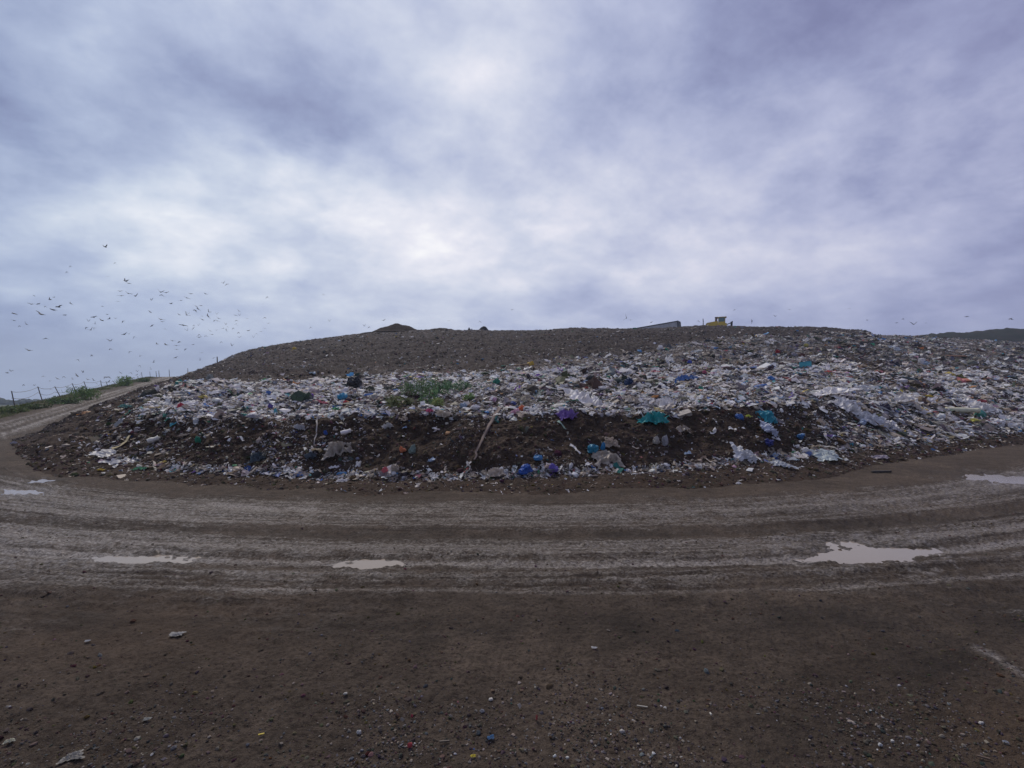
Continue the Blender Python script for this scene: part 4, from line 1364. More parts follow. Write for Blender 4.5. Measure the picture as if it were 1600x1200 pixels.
    ('plastic_sheet', 'plastic sheet', 'sheet', 1385, 664, 44, 10, (0.60, 0.58, 0.60), -0.2, 'whitish sheet at the bottom end of the pale tongue on the right slope'),
    ('plastic_sheet', 'plastic sheet', 'sheet', 1405, 622, 40, 12, W2, -0.5, 'white streamer of film right of the pale tongue'),
    ('plastic_sheet', 'plastic sheet', 'sheet', 1530, 634, 46, 20, W1, -0.3, 'big white sheet near the right edge, with a red cloth on it'),
    ('rag', 'rag', 'bag', 1534, 630, 13, 8, (0.30, 0.04, 0.05), -0.6, 'dark red cloth lying on the big white sheet near the right edge'),
    ('plastic_bag', 'bag', 'bag', 1532, 648, 20, 11, (0.06, 0.32, 0.26), 0.1, 'sea green bag below the big white sheet near the right edge'),
    ('tube', 'tube', 'tube', 1503, 643, 42, 8, (0.60, 0.58, 0.42), -0.55, 'pale yellow roll lying left of the sea green bag'),
    ('plastic_bag', 'bag', 'sheet', 1520, 656, 15, 7, (0.66, 0.62, 0.12), -0.4, 'lemon yellow bag at the end of the pale yellow roll'),
    ('plastic_bag', 'bag', 'bag', 1557, 661, 22, 9, W1, -0.1, 'fat white bag low on the slope near the right edge'),
    ('plastic_sheet', 'plastic sheet', 'sheet', 1583, 656, 32, 11, W2, -0.4, 'white sheet right of the fat white bag, nearest the right edge'),
    ('carton', 'carton', 'box', 1503, 596, 18, 6, (0.38, 0.12, 0.06), -0.2, 'rust red carton on the right part of the litter slope'),
    ('plank', 'plank', 'plank', 1490, 556, 42, 4, (0.26, 0.13, 0.07), 0.1, 'reddish brown plank high on the right part of the litter slope'),
    ('carton', 'carton', 'box', 1440, 565, 9, 9, W2, 0.3, 'upright white box high on the right part of the litter slope'),
    ('plastic_sheet', 'plastic sheet', 'sheet', 1399, 544, 20, 9, (0.60, 0.64, 0.70), 0.2, 'pale blue white sheet near the top of the right litter slope'),
    ('plastic_bag', 'bag', 'sheet', 1297, 585, 15, 7, (0.58, 0.38, 0.08), -0.3, 'ochre bag on the shelf above the pale tongue'),
    ('plastic_bag', 'bag', 'bag', 1214, 550, 7, 6, (0.45, 0.03, 0.04), 0.0, 'small dark red bag high on the litter slope below the bulldozer'),
    ('plastic_bag', 'bag', 'bag', 1260, 540, 7, 5, (0.55, 0.48, 0.12), 0.0, 'small yellow bag high on the litter slope right of the bulldozer'),
    ('plank', 'plank', 'plank', 1377, 737, 30, 5, (0.03, 0.026, 0.024), 0.0, 'black board lying alone on the mud right of the bank'),
    ('plastic_sheet', 'plastic sheet', 'sheet', 1285, 709, 50, 7, (0.46, 0.52, 0.52), 0.2, 'pale green grey sheet along the foot of the bank at right'),
    ('plastic_bag', 'bag', 'bag', 1256, 703, 12, 7, W1, 0.0, 'white bag at the foot of the bank left of the pale green grey sheet'),
    ('plastic_sheet', 'plastic sheet', 'sheet', 1374, 714, 22, 6, (0.42, 0.36, 0.42), -0.1, 'mauve film strip on the mud above the black board'),
    ('carton', 'carton', 'box', 1400, 682, 20, 6, (0.42, 0.34, 0.26), 0.1, 'flattened brown carton at the bottom of the right slope'),
    ('plastic_sheet', 'plastic sheet', 'sheet', 1215, 723, 36, 8, (0.52, 0.54, 0.56), 0.2, 'greyish film heap on the mud in front of the right part of the bank'),
    ('plastic_bag', 'bag', 'bag', 1100, 582, 8, 5, (0.52, 0.12, 0.20), 0.0, 'rose red bag on the litter slope right of the blue film'),
    ('rag', 'rag', 'sheet', 1232, 592, 16, 7, (0.36, 0.14, 0.12), 0.2, 'brick red cloth on the shelf left of the ochre bag'),
    ('plastic_bag', 'bag', 'bag', 1203, 592, 12, 6, (0.05, 0.20, 0.50), 0.2, 'azure bag on the shelf left of the brick red cloth'),
    ('plastic_bag', 'bag', 'bag', 775, 597, 12, 9, (0.03, 0.26, 0.18), 0.2, 'bottle green bag on the shelf right of the weeds'),
    ('plastic_bag', 'bag', 'bag', 418, 615, 9, 6, (0.06, 0.16, 0.46), 0.2, 'cobalt bag on the left part of the shelf'),
    ('plastic_sheet', 'plastic sheet', 'sheet', 1290, 530, 18, 7, (0.5, 0.5, 0.55), 0.2, 'greyish white film close to the crest right of the bulldozer'),
]
for i, (nm, cat, kd, px, py, ww, hh_, rgb, yaw, lab) in enumerate(B):
    film = nm in ('plastic_bag', 'plastic_sheet', 'paper_scrap')
    place(nm, cat, lab, px, py, ww, hh_, rgb, kd, 900 + i, yaw, None, 0.4 if film else 0.7, 0.25 if film else 0.0, 0.2 if max(rgb) > 0.3 else 0.14,
          None, 0.5)

ribbon('plastic_strip', 'strip', 'long pale strip hanging down the face of the bank in the centre', [(780, 640), (772, 652), (764, 670), (755, 690), (747, 706), (743, 718)], 5.0, (0.17, 0.125, 0.105), seed=3, lift=0.10)
ribbon('plastic_strip', 'strip', 'thin white strip trailing down the bank above the slate tarp scrap', [(497, 652), (496, 665), (494, 680), (491, 695)], 2.0, (0.40, 0.37, 0.35), seed=4, lift=0.06)
ribbon('pipe', 'pipe', 'yellowish pipe curving round the wet sheet at the left toe', [(176, 703), (190, 699), (200, 690), (206, 681)], 4.0, (0.48, 0.40, 0.22), seed=5, lift=0.10, wave=0.0)
ribbon('beam', 'beam', 'dark beam lying aslant on the right slope', [(1455, 603), (1490, 611), (1520, 620)], 4, (0.03, 0.025, 0.022), seed=6, lift=0.12, wave=0.0)
ribbon('beam', 'beam', 'dark beam beside the pale tongue of sheeting', [(1336, 622), (1362, 631), (1388, 643)], 4.5, (0.035, 0.03, 0.028), seed=7, lift=0.12, wave=0.0)
ribbon('rope', 'rope', 'pale green rope lying on the upper bank below the purple bag', [(872, 660), (878, 666), (884, 672)], 2.5, (0.30, 0.42, 0.36), seed=8, lift=0.06)
ribbon('plastic_strip', 'strip', 'white forked strip low on the bank left of the turquoise bag', [(889, 696), (897, 703), (905, 711)], 4, W2, seed=9, lift=0.08)

# scraps lying on the near ground
NEAR = [
    ('paper_scrap', 'scrap', 'sheet', 137, 1003, 10, 4, (0.60, 0.60, 0.58), 0.1, 'small white scrap on the near ground below the left puddle'),
    ('paper_scrap', 'scrap', 'sheet', 275, 992, 26, 6, (0.34, 0.33, 0.31), 0.2, 'torn grey scrap of paper on the near ground, farthest from the viewer'),
    ('paper_scrap', 'scrap', 'sheet', 15, 1159, 17, 9, (0.60, 0.58, 0.42), 0.6, 'cream scrap on the ground in the near left corner'),
    ('paper_scrap', 'scrap', 'sheet', 116, 1182, 36, 11, (0.30, 0.28, 0.24), 0.4, 'large crumpled brown grey scrap in the near left corner'),
    ('paper_scrap', 'scrap', 'sheet', 230, 1125, 14, 7, (0.44, 0.43, 0.36), 0.3, 'dull white scrap right of the crumpled brown grey one'),
    ('plastic_strip', 'strip', 'plank', 410, 1149, 12, 3, (0.66, 0.50, 0.05), 0.3, 'thin yellow strip on the near ground'),
    ('stone', 'stone', 'stone', 561, 1146, 9, 7, (0.60, 0.58, 0.54), 0.0, 'white stone on the near ground left of a red scrap'),
    ('paper_scrap', 'scrap', 'bag', 640, 1169, 11, 6, (0.48, 0.05, 0.06), 0.2, 'larger red scrap on the near ground at the bottom edge'),
    ('paper_scrap', 'scrap', 'bag', 645, 1122, 6, 4, (0.46, 0.06, 0.08), 0.2, 'smaller red scrap on the near ground above the larger one'),
    ('plastic_scrap', 'scrap', 'sheet', 767, 1154, 15, 8, (0.10, 0.24, 0.42), 0.4, 'blue plastic scrap on the near ground in the middle'),
    ('plastic_scrap', 'scrap', 'sheet', 740, 1184, 11, 5, (0.66, 0.54, 0.04), 0.1, 'yellow plastic scrap near the bottom edge left of the blue one'),
    ('stone', 'stone', 'stone', 767, 1095, 8, 6, (0.58, 0.55, 0.50), 0.0, 'pale stone on the near ground above the blue scrap'),
    ('stone', 'stone', 'stone', 540, 1085, 7, 5, (0.48, 0.46, 0.42), 0.0, 'light grey stone on the near ground, farther off than the white one'),
    ('stick', 'stick', 'plank', 695, 1160, 22, 6, (0.11, 0.085, 0.065), 0.1, 'short brown piece of wood on the near ground left of the blue scrap'),
    ('stick', 'stick', 'plank', 1005, 1105, 22, 3, (0.36, 0.34, 0.30), -0.3, 'thin bleached stick on the near ground right of the middle'),
    ('cigarette_lighter', 'lighter', 'tube', 1110, 1117, 6, 11, (0.62, 0.58, 0.50), 1.4, 'small cream tube on the near ground right of the bleached stick'),
    ('paper_scrap', 'scrap', 'bag', 838, 1125, 7, 7, (0.40, 0.07, 0.06), 0.9, 'brownish red scrap on the near ground right of the blue one'),
    ('stone', 'stone', 'stone', 972, 1145, 9, 6, (0.46, 0.42, 0.38), 0.0, 'beige stone on the near ground below the bleached stick'),
    ('paper_scrap', 'scrap', 'sheet', 928, 1014, 11, 4, (0.62, 0.61, 0.60), -0.2, 'white scrap lying alone beyond the gravel, right of the middle'),
    ('stone', 'stone', 'stone', 1395, 1160, 7, 6, (0.58, 0.56, 0.54), 0.0, 'white stone at the bottom right, upper one of a close pair'),
    ('stone', 'stone', 'stone', 1375, 1166, 8, 5, (0.52, 0.52, 0.52), 0.0, 'flat white stone at the bottom right, lower one of a close pair'),
    ('stone', 'stone', 'stone', 1535, 1132, 9, 6, (0.56, 0.54, 0.52), 0.0, 'pale stone on the brown ground in the right corner'),
    ('stick', 'stick', 'plank', 1536, 1186, 22, 6, (0.15, 0.10, 0.07), -0.5, 'brown stick in the near right corner'),
    ('paper_scrap', 'scrap', 'sheet', 1572, 1162, 10, 7, (0.42, 0.44, 0.48), -0.6, 'greyish scrap in the near right corner above the brown stick'),
    ('stone', 'stone', 'stone', 867, 1184, 7, 7, (0.66, 0.66, 0.64), 0.0, 'bright white pebble at the bottom edge, left one of two side by side'),
    ('stone', 'stone', 'stone', 885, 1186, 7, 6, (0.64, 0.63, 0.58), 0.0, 'bright white pebble at the bottom edge, right one of two side by side'),
]
for i, (nm, cat, kd, px, py, ww, hh_, rgb, yaw, lab) in enumerate(NEAR):
    if nm == 'cigarette_lighter': nm, cat = 'tube', 'tube'
    place(nm, cat, lab, px, py, ww * 0.72, hh_ * (0.5 if kd in ('sheet', 'bag') else 0.7), tuple(0.72 * q for q in rgb), kd, 1200 + i, yaw, 0.7 if kd == 'sheet' else None, 0.7, 0.0, 0.3, None, 0.9, 0.004)

# loose pieces of film big enough to be told apart, lying over the finer litter
FC = {'white': (0.80, 0.77, 0.76), 'black': (0.04, 0.038, 0.04), 'tan': (0.42, 0.34, 0.27), 'pale blue': (0.36, 0.46, 0.60)}
fm_ = {}
r = np.random.default_rng(808)
spots = [(x, y) for x, y in zip(r.uniform(230, 1590, 900), r.uniform(580, 745, 900))]
nfilm = 0
for (px, py) in spots:
    if nfilm >= 150: break
    q = hit(px, py)
    if q is None or q[0].y > 62: continue
    bankrow = np.interp(px, KX, C_py) + 6
    footrow = np.interp(px, KX, B_py)
    where = 'shelf'
    if py > bankrow: where = 'face'
    if py > footrow - 14: where = 'foot'
    if py > footrow + 6: continue
    if where == 'face' and r.random() < 0.85 and px < 1240: continue
    part = 'left' if px < 560 else ('middle' if px < 1000 else ('right' if px < 1260 else 'far right'))
    cn = ['white', 'white', 'white', 'black', 'tan', 'tan', 'pale blue'][r.integers(0, 7)]
    if where != 'shelf' and cn == 'black': cn = 'tan'
    k = int(r.integers(0, 12))
    if (k, cn) not in fm_:
        o = mesh_np('film_scrap', TPL['wide'][k][0] * np.array([1, 1, 0.8]), TPL['wide'][k][1], stuff_mat(FC[cn], 0.45, 0.25, 0.12), False)
        fm_[(k, cn)] = o
    else:
        o = fm_[(k, cn)].copy(); COL.objects.link(o)
    sz = r.uniform(9, 18) / F * q[0].y
    n = (q[1] * 0.5 + Vector((r.normal() * 0.12, r.normal() * 0.12, 0.6))).normalized()
    yw = r.normal() * 0.5
    x = Vector((math.cos(yw), math.sin(yw), 0)); x = (x - n * x.dot(n)).normalized(); y = n.cross(x)
    M = Matrix((x, y, n)).transposed().to_4x4() @ Matrix.Diagonal((sz, sz, sz, 1))
    M.translation = q[0] + n * (0.10 * sz)
    o.matrix_world = M
    ph = {'shelf': 'on top of the litter shelf', 'face': 'stuck in the brown face of the bank', 'foot': 'at the foot of the bank'}[where]
    tag(o, 'crumpled %s film scrap %s, %s part' % (cn, ph, part), 'film scrap', 'loose film scraps in the litter')
    nfilm += 1

# ------------------------------------------------------------------ the bulldozer and the trailer behind the crest
class MB:
    def __init__(s): s.bm = bmesh.new()

    def box(s, x0, x1, y0, y1, z0, z1, bev=0.02, taper=None):
        r = bmesh.ops.create_cube(s.bm, size=1.0)
        vs = r['verts']
        for v in vs:
            hi = v.co.z > 0
            x = x0 + (v.co.x + 0.5) * (x1 - x0); y = y0 + (v.co.y + 0.5) * (y1 - y0)
            if taper and hi:
                x = (x0 + x1) / 2 + (x - (x0 + x1) / 2) * taper[0] + taper[2]; y = (y0 + y1) / 2 + (y - (y0 + y1) / 2) * taper[1]
            v.co = (x, y, z1 if hi else z0)
        if bev:
            es = list({e for v in vs for e in v.link_edges})
            bmesh.ops.bevel(s.bm, geom=es, offset=bev, segments=2, affect='EDGES')
        return s

    def prism(s, prof, y0, y1):
        """outline in x,z pushed from y0 to y1"""
        a = [s.bm.verts.new((x, y0, z)) for x, z in prof]; b = [s.bm.verts.new((x, y1, z)) for x, z in prof]
        n = len(prof)
        s.bm.faces.new(a); s.bm.faces.new(b[::-1])
        for i in range(n): s.bm.faces.new((a[i], b[i], b[(i + 1) % n], a[(i + 1) % n]))
        return s

    def rod(s, a, b, r0, r1=None, seg=10):
        a, b = Vector(a), Vector(b)
        d = b - a
        q = d.to_track_quat('Z', 'Y').to_matrix().to_4x4()
        q.translation = (a + b) / 2
        bmesh.ops.create_cone(s.bm, cap_ends=True, segments=seg, radius1=r0, radius2=r1 if r1 is not None else r0, depth=d.length, matrix=q)
        return s

    def build(s, name, mat, parent=None, smooth=False):
        return from_bm(name, s.bm, mat, parent, smooth)


m_yel = simple_mat('machine_yellow', (0.70, 0.47, 0.04), 0.5, 0.15, 0, 2.0)
m_blk = simple_mat('machine_black', (0.035, 0.033, 0.035), 0.6, 0.15, 0, 2.0)
m_stl = simple_mat('worn_steel', (0.11, 0.10, 0.11), 0.5, 0.3, 0.4, 2.0)
m_exh = simple_mat('exhaust_guard', (0.30, 0.21, 0.19), 0.6, 0.3, 0, 2.0)
m_gls, t, bs = new_mat('cab_glass')
bs.inputs['Base Color'].default_value = (0.10, 0.17, 0.16, 1)
bs.inputs['Roughness'].default_value = 0.08
dz = empty('bulldozer', (0, 0, 0))
tag(dz, 'yellow bulldozer with a raised blade at its left end, half hidden behind the crest', 'bulldozer')
# x runs to the back of the machine (picture right), blade at negative x
MB().prism([(-2.45, 1.15), (0.35, 1.15), (0.35, 2.55), (-0.6, 2.5), (-2.1, 2.28), (-2.45, 2.05)], -0.75, 0.75).build('hood', m_yel, dz)
MB().box(-2.49, -2.44, -0.55, 0.55, 1.3, 2.0, 0.0).build('radiator_grille', m_blk, dz)
MB().box(0.3, 2.35, -1.05, 1.05, 0.95, 1.95, 0.05).build('rear_body', m_yel, dz)
cab = MB()
for x_ in (0.45, 1.95):
    for y_ in (-0.8, 0.8):
        cab.box(x_ - 0.06, x_ + 0.06, y_ - 0.06, y_ + 0.06, 1.9, 3.4, 0.01)
cab.box(0.39, 2.01, -0.86, 0.86, 1.9, 2.35, 0.02)
cabo = cab.build('cab', m_yel, dz)
MB().box(0.15, 2.3, -0.98, 0.98, 3.4, 3.56, 0.05).build('roof', m_yel, cabo)
MB().box(0.52, 1.88, -0.82, -0.80, 2.36, 3.4, 0.0).build('window', m_gls, cabo)
MB().box(0.52, 1.88, 0.80, 0.82, 2.36, 3.4, 0.0).build('window', m_gls, cabo)
MB().box(0.41, 0.43, -0.73, 0.73, 2.36, 3.4, 0.0).build('windscreen', m_gls, cabo)
MB().box(1.97, 1.99, -0.73, 0.73, 2.36, 3.4, 0.0).build('window', m_gls, cabo)
st = MB().box(-0.35, 0.2, -0.28, 0.28, 2.5, 3.55, 0.06).build('exhaust_stack', m_exh, dz)
MB().box(-0.40, 0.25, -0.33, 0.33, 3.55, 3.68, 0.03).build('cap', m_blk, st)
bl = MB()
prof = []
for k in range(9):
    a = -0.6 + 1.2 * k / 8
    prof.append((-3.15 - 0.28 * math.cos(a) + 0.28, 1.45 + 1.05 * math.sin(a) / math.sin(0.6)))
prof += [(x + 0.10, z) for x, z in prof[::-1]]
bl.prism(prof, -2.0, 2.0)
blo = bl.build('blade', m_stl, dz)
gr_ = MB()
for k in range(13):
    y_ = -1.95 + k * 0.325
    gr_.box(-3.14, -3.04, y_ - 0.04, y_ + 0.04, 2.45, 3.1, 0.0)
gr_.box(-3.16, -3.02, -2.0, 2.0, 3.1, 3.2, 0.0)
gr_.build('trash_rack', m_blk, blo)
for y_ in (-1.42, 1.42):
    MB().rod((-2.95, y_, 0.95), (0.2, y_, 0.75), 0.12).build('push_arm', m_yel, dz)
    pr = [(-2.1 + 0.5 * math.cos(a), 0.52 + 0.5 * math.sin(a)) for a in np.linspace(math.pi / 2, 3 * math.pi / 2, 9)]
    pr += [(2.0 + 0.5 * math.cos(a), 0.52 + 0.5 * math.sin(a)) for a in np.linspace(-math.pi / 2, math.pi / 2, 9)]
    MB().prism(pr, y_ * 0.83 - 0.28, y_ * 0.83 + 0.28).build('track', m_stl, dz)
rp = MB()
rp.box(2.3, 3.3, -0.5, 0.5, 1.1, 1.35, 0.03)
rp.rod((2.4, -0.3, 1.7), (3.4, -0.3, 2.1), 0.08).rod((2.4, 0.3, 1.7), (3.4, 0.3, 2.1), 0.08)
rp.box(3.2, 3.55, -0.7, 0.7, 1.2, 2.25, 0.04)
rpo = rp.build('ripper', m_blk, dz)
MB().prism([(3.4, 0.4), (3.62, 0.45), (3.72, 2.45), (3.46, 2.45)], -0.12, 0.12).build('shank', m_blk, rpo)
dd = 121.5
dx = (1119.5 - 800) / F * dd
dz.location = (dx, dd, EYE + (HZ - 496.2) / F * dd - 3.56)
print('dozer base', dz.location.z, 'land', drop(dx, dd)[0])
dz.rotation_euler = (0, 0, -0.40)

m_side = simple_mat('trailer_side', (0.52, 0.50, 0.50), 0.55, 0.2, 0, 1.0)
m_dark = simple_mat('trailer_frame', (0.04, 0.04, 0.045), 0.6, 0.1, 0, 1.0)
m_tyre = simple_mat('tyre', (0.025, 0.025, 0.026), 0.9, 0.2, 0, 2.0)
tl = empty('trailer', (0, 0, 0))
tag(tl, 'long grey tipping trailer with a dark rear frame standing behind the crest', 'trailer')
# local x from the rear end (0) to the front (13.4)
bx = MB()
bx.box(0.25, 13.4, -1.27, -1.19, 1.35, 3.95, 0.0).box(0.25, 13.4, 1.19, 1.27, 1.35, 3.95, 0.0)
bx.box(13.32, 13.4, -1.19, 1.19, 1.35, 3.95, 0.0).box(0.25, 13.4, -1.19, 1.19, 1.25, 1.35, 0.0)
bxo = bx.build('body', m_side, tl)
for s_ in (-1, 1):
    rb = MB()
    for k in range(14):
        x_ = 0.9 + k * 0.93
        rb.box(x_ - 0.05, x_ + 0.05, s_ * 1.30 - 0.035, s_ * 1.30 + 0.035, 1.4, 3.75, 0.0)
    rb.box(0.9, 13.0, s_ * 1.30 - 0.03, s_ * 1.30 + 0.03, 2.5, 2.6, 0.0)
    rb.build('side_ribs', m_side, bxo)
    MB().box(0.2, 13.45, s_ * 1.29 - 0.09, s_ * 1.29 + 0.09, 3.78, 4.02, 0.02).build('top_rail', m_dark, bxo)
fr = MB()
for s_ in (-1, 1):
    fr.box(0.0, 0.28, s_ * 1.26 - 0.10, s_ * 1.26 + 0.10, 1.2, 4.05, 0.02)
fr.box(0.0, 0.28, -1.16, 1.16, 3.85, 4.05, 0.02).box(0.0, 0.28, -1.16, 1.16, 1.2, 1.4, 0.02)
fr.build('rear_frame', m_dark, tl)
MB().box(0.06, 0.14, -1.15, 1.15, 1.42, 3.84, 0.0).build('rear_door', m_dark, tl)
MB().box(0.4, 12.6, -0.5, 0.5, 0.95, 1.22, 0.02).build('chassis', m_dark, tl)
for x_ in (2.0, 3.3, 4.6):
    for s_ in (-1, 1):
        wh = MB().rod((x_, s_ * 0.82, 0.52), (x_, s_ * 1.18, 0.52), 0.52, seg=22).build('wheel', m_tyre, tl)
        MB().rod((x_, s_ * 1.17, 0.52), (x_, s_ * 1.20, 0.52), 0.27, seg=14).build('rim', m_side, wh)
for s_ in (-1, 1):
    MB().box(10.2, 10.4, s_ * 0.9 - 0.08, s_ * 0.9 + 0.08, 0.05, 1.2, 0.01).build('leg', m_dark, tl)
xr, yr = (1063.5 - 800) / F * 128, 128.0
xf, yf = (1002 - 800) / F * 134, 134.0
tl.location = (xr, yr, EYE + (HZ - 501.5) / F * 128 - 4.05)
tl.rotation_euler = (0, R(5.0), math.atan2(yf - yr, xf - xr))
print('trailer base', tl.location.z, 'land', drop(xr, yr)[0], drop(xf, yf)[0])

# ------------------------------------------------------------------ heaps of soil on the crest and the dark hill at right
def heap(px, top, d, wpx, rgb, seed, label, name='soil_hill'):
    cx_ = (px - 800) / F * d
    bz = drop(cx_, d)[0] - 0.4
    hh_ = EYE + (HZ - top) / F * d - bz
    wd_ = wpx / F * d / 2
    n, m = 40, 72
    rr_ = np.linspace(0, 1, n); th = np.linspace(0, 2 * math.pi, m, endpoint=False)
    RR_, TH = np.meshgrid(rr_, th, indexing='ij')
    X = RR_ * np.cos(TH) * wd_; Y = RR_ * np.sin(TH) * wd_ * 0.8
    q = np.stack([X + seed, Y, 0 * X], -1)
    pr_ = 0.5 + 0.5 * np.cos(np.pi * np.clip(RR_, 0, 1))
    Z = hh_ * pr_ * (1 + 0.16 * fb3(q, 0.16, 2, seed)) + 0.22 * fb3(q, 0.6, 3, seed + 2) * np.minimum(1, pr_ * 3)
    v = np.stack([X + cx_, Y + d, Z + bz], -1).reshape(-1, 3)
    m_, t_, b_ = new_mat('heap_soil')
    ps = t_.add('ShaderNodeTexCoord').outputs['Object']
    c_ = t_.mix(t_.mr(t_.noise(ps, 0.9, 6, 0.65), 0.35, 0.65), rgb, tuple(k * 0.5 for k in rgb))
    t_.link(c_, b_.inputs['Base Color']); b_.inputs['Roughness'].default_value = 0.95; b_.inputs['Specular IOR Level'].default_value = 0.08
    t_.link(t_.bump(t_.noise(ps, 3, 5, 0.7), 1.0, 0.2), b_.inputs['Normal'])
    return tag(mesh_np(name, v, grid_faces(n, m, wrap=True), m_, True), label, 'soil heap', None, 'structure')


heap(622, 507, 118, 120, (0.034, 0.021, 0.015), 3, 'large brown soil heap on the skyline left of centre')
heap(690, 513.0, 119, 110, (0.034, 0.022, 0.016), 5, 'long low tail of the large soil heap')
heap(755, 510.0, 118, 34, (0.05, 0.045, 0.045), 7, 'small dark pointed heap on the skyline in the centre')
heap(733, 512.0, 118, 10, (0.05, 0.045, 0.045), 8, 'tiny dark heap on the skyline beside the pointed one')

hx = np.linspace(1330, 2500, 220); hd = np.linspace(0, 1, 46)
topl = np.interp(hx, [1330, 1362, 1400, 1440, 1480, 1520, 1560, 1600, 1700, 1900, 2200, 2500], [524, 521.5, 519.5, 518.5, 515.5, 512.5, 510, 510.5, 512, 520, 540, 560])
yb = 205.0
HXX, HDD = np.meshgrid(hx, hd)
crest_z = EYE + (HZ - topl - 5.5) / F * (yb + 55)
Y = yb + HDD * 110
X = (HXX - 800) / F * (yb + 55) + (HDD - 0.5) * 30
prf = np.clip(np.sin(np.pi * HDD), 0, 1) ** 0.8
q = np.stack([X, Y, 0 * X], -1)
Z = -6 + (crest_z[None, :] + 6) * prf + prf * (0.9 * fb3(q, 0.06, 3, 5) + 0.9 * fb3(q, 0.3, 3, 9))
m_hill, t, bs = new_mat('overgrown_hill')
ps = t.add('ShaderNodeTexCoord').outputs['Object']
c = t.ramp(t.noise(ps, 0.12, 6, 0.65), [(0.3, (0.008, 0.009, 0.005)), (0.5, (0.014, 0.015, 0.007)), (0.62, (0.024, 0.016, 0.010)), (0.75, (0.04, 0.026, 0.017))])
c = t.mix(t.mr(t.noise(ps, 1.4, 4, 0.7), 0.4, 0.7, 0, 0.6), c, (0.02, 0.022, 0.013))
t.link(c, bs.inputs['Base Color']); bs.inputs['Roughness'].default_value = 0.95
bs.inputs['Specular IOR Level'].default_value = 0.1
t.link(t.bump(t.noise(ps, 1.2, 5, 0.7), 1.0, 0.4), bs.inputs['Normal'])
tag(mesh_np('grassy_hill', np.stack([X, Y, Z], -1).reshape(-1, 3), grid_faces(46, 220), m_hill, True), kind='structure')

# ------------------------------------------------------------------ plants
m_leaf, t, bs = new_mat('weed_leaf')
a_ = t.add('ShaderNodeAttribute', attribute_name='tint').outputs['Color']
t.link(a_, bs.inputs['Base Color'])
bs.inputs['Roughness'].default_value = 0.6
tr = t.add('ShaderNodeBsdfTranslucent'); t.link(a_, tr.inputs[0])
mx = t.add('ShaderNodeMixShader'); mx.inputs[0].default_value = 0.35
t.link(bs.outputs[0], mx.inputs[1]); t.link(tr.outputs[0], mx.inputs[2])
t.link(mx.outputs[0], [n for n in t.n if n.type == 'OUTPUT_MATERIAL'][0].inputs[0])
m_stem = simple_mat('weed_stem', (0.10, 0.12, 0.05), 0.7, 0.2)


def weed(name, label, cat, H, W, nst, nleaf, seed, tone=(0.055, 0.11, 0.035), lf=0.07):
    r = np.random.default_rng(seed)
    root = empty(name, (0, 0, 0))
    if label: tag(root, label, cat)
    SV, SF, LV, LF, LC = [], [], [], [], []
    so = lo = 0
    for k in range(nst):
        a = r.uniform(0, 6.28); rad = W * 0.5 * math.sqrt(r.random()) * 0.5
        b = np.array([math.cos(a) * rad, math.sin(a) * rad, -0.03])
        tip = np.array([b[0] * 1.9 + r.normal() * 0.1 * W, b[1] * 1.9 + r.normal() * 0.1 * W, H * r.uniform(0.55, 1.0)])
        n = 6
        ts = np.linspace(0, 1, n)
        pts = b + (tip - b) * ts[:, None] + np.array([math.cos(a), math.sin(a), 0]) * (0.12 * W * np.sin(ts * 3.1))[:, None]
        rd = 0.012 * H * (1 - 0.8 * ts)
        th = np.linspace(0, 6.283, 4, endpoint=False)
        ring = pts[:, None, :] + rd[:, None, None] * np.stack([np.cos(th), np.sin(th), 0 * th], 1)[None]
        SV.append(ring.reshape(-1, 3)); SF.append(grid_faces(n, 4, wrap=True) + so); so += n * 4
        m = nleaf // nst
        tt = r.uniform(0.12, 1.0, m)
        ctr = np.stack([np.interp(tt, ts, pts[:, j]) for j in range(3)], 1)
        sp_ = 0.16 * W * (1.15 - tt)[:, None] + 0.03
        ctr = ctr + r.normal(size=(m, 3)) * sp_ * np.array([1, 1, 0.6])
        ctr[:, 2] = np.maximum(ctr[:, 2], 0.02)
        d1 = r.normal(size=(m, 3)) + np.array([0, 0, 0.5]); d1 /= np.linalg.norm(d1, axis=1)[:, None]
        d2 = np.cross(d1, r.normal(size=(m, 3))); d2 /= np.linalg.norm(d2, axis=1)[:, None]
        ll = (lf * r.uniform(0.6, 1.4, m))[:, None]
        quad = np.stack([ctr - d1 * ll * 0.5, ctr + d2 * ll * 0.22, ctr + d1 * ll * 0.5, ctr - d2 * ll * 0.22], 1)
        LV.append(quad.reshape(-1, 3)); LF.append(np.arange(m * 4).reshape(-1, 4) + lo); lo += m * 4
        cc = np.array(tone) * r.uniform(0.9, 3.2, (m, 1)) * (1 + r.normal(size=(m, 3)) * 0.08)
        LC.append(np.repeat(np.clip(cc, 0.005, 0.5), 4, 0))
    mesh_np('stem', np.concatenate(SV), np.concatenate(SF), m_stem, True, parent=root)
    mesh_np('foliage', np.concatenate(LV), np.concatenate(LF), m_leaf, False, {'tint': np.concatenate(LC)}, parent=root)
    return root


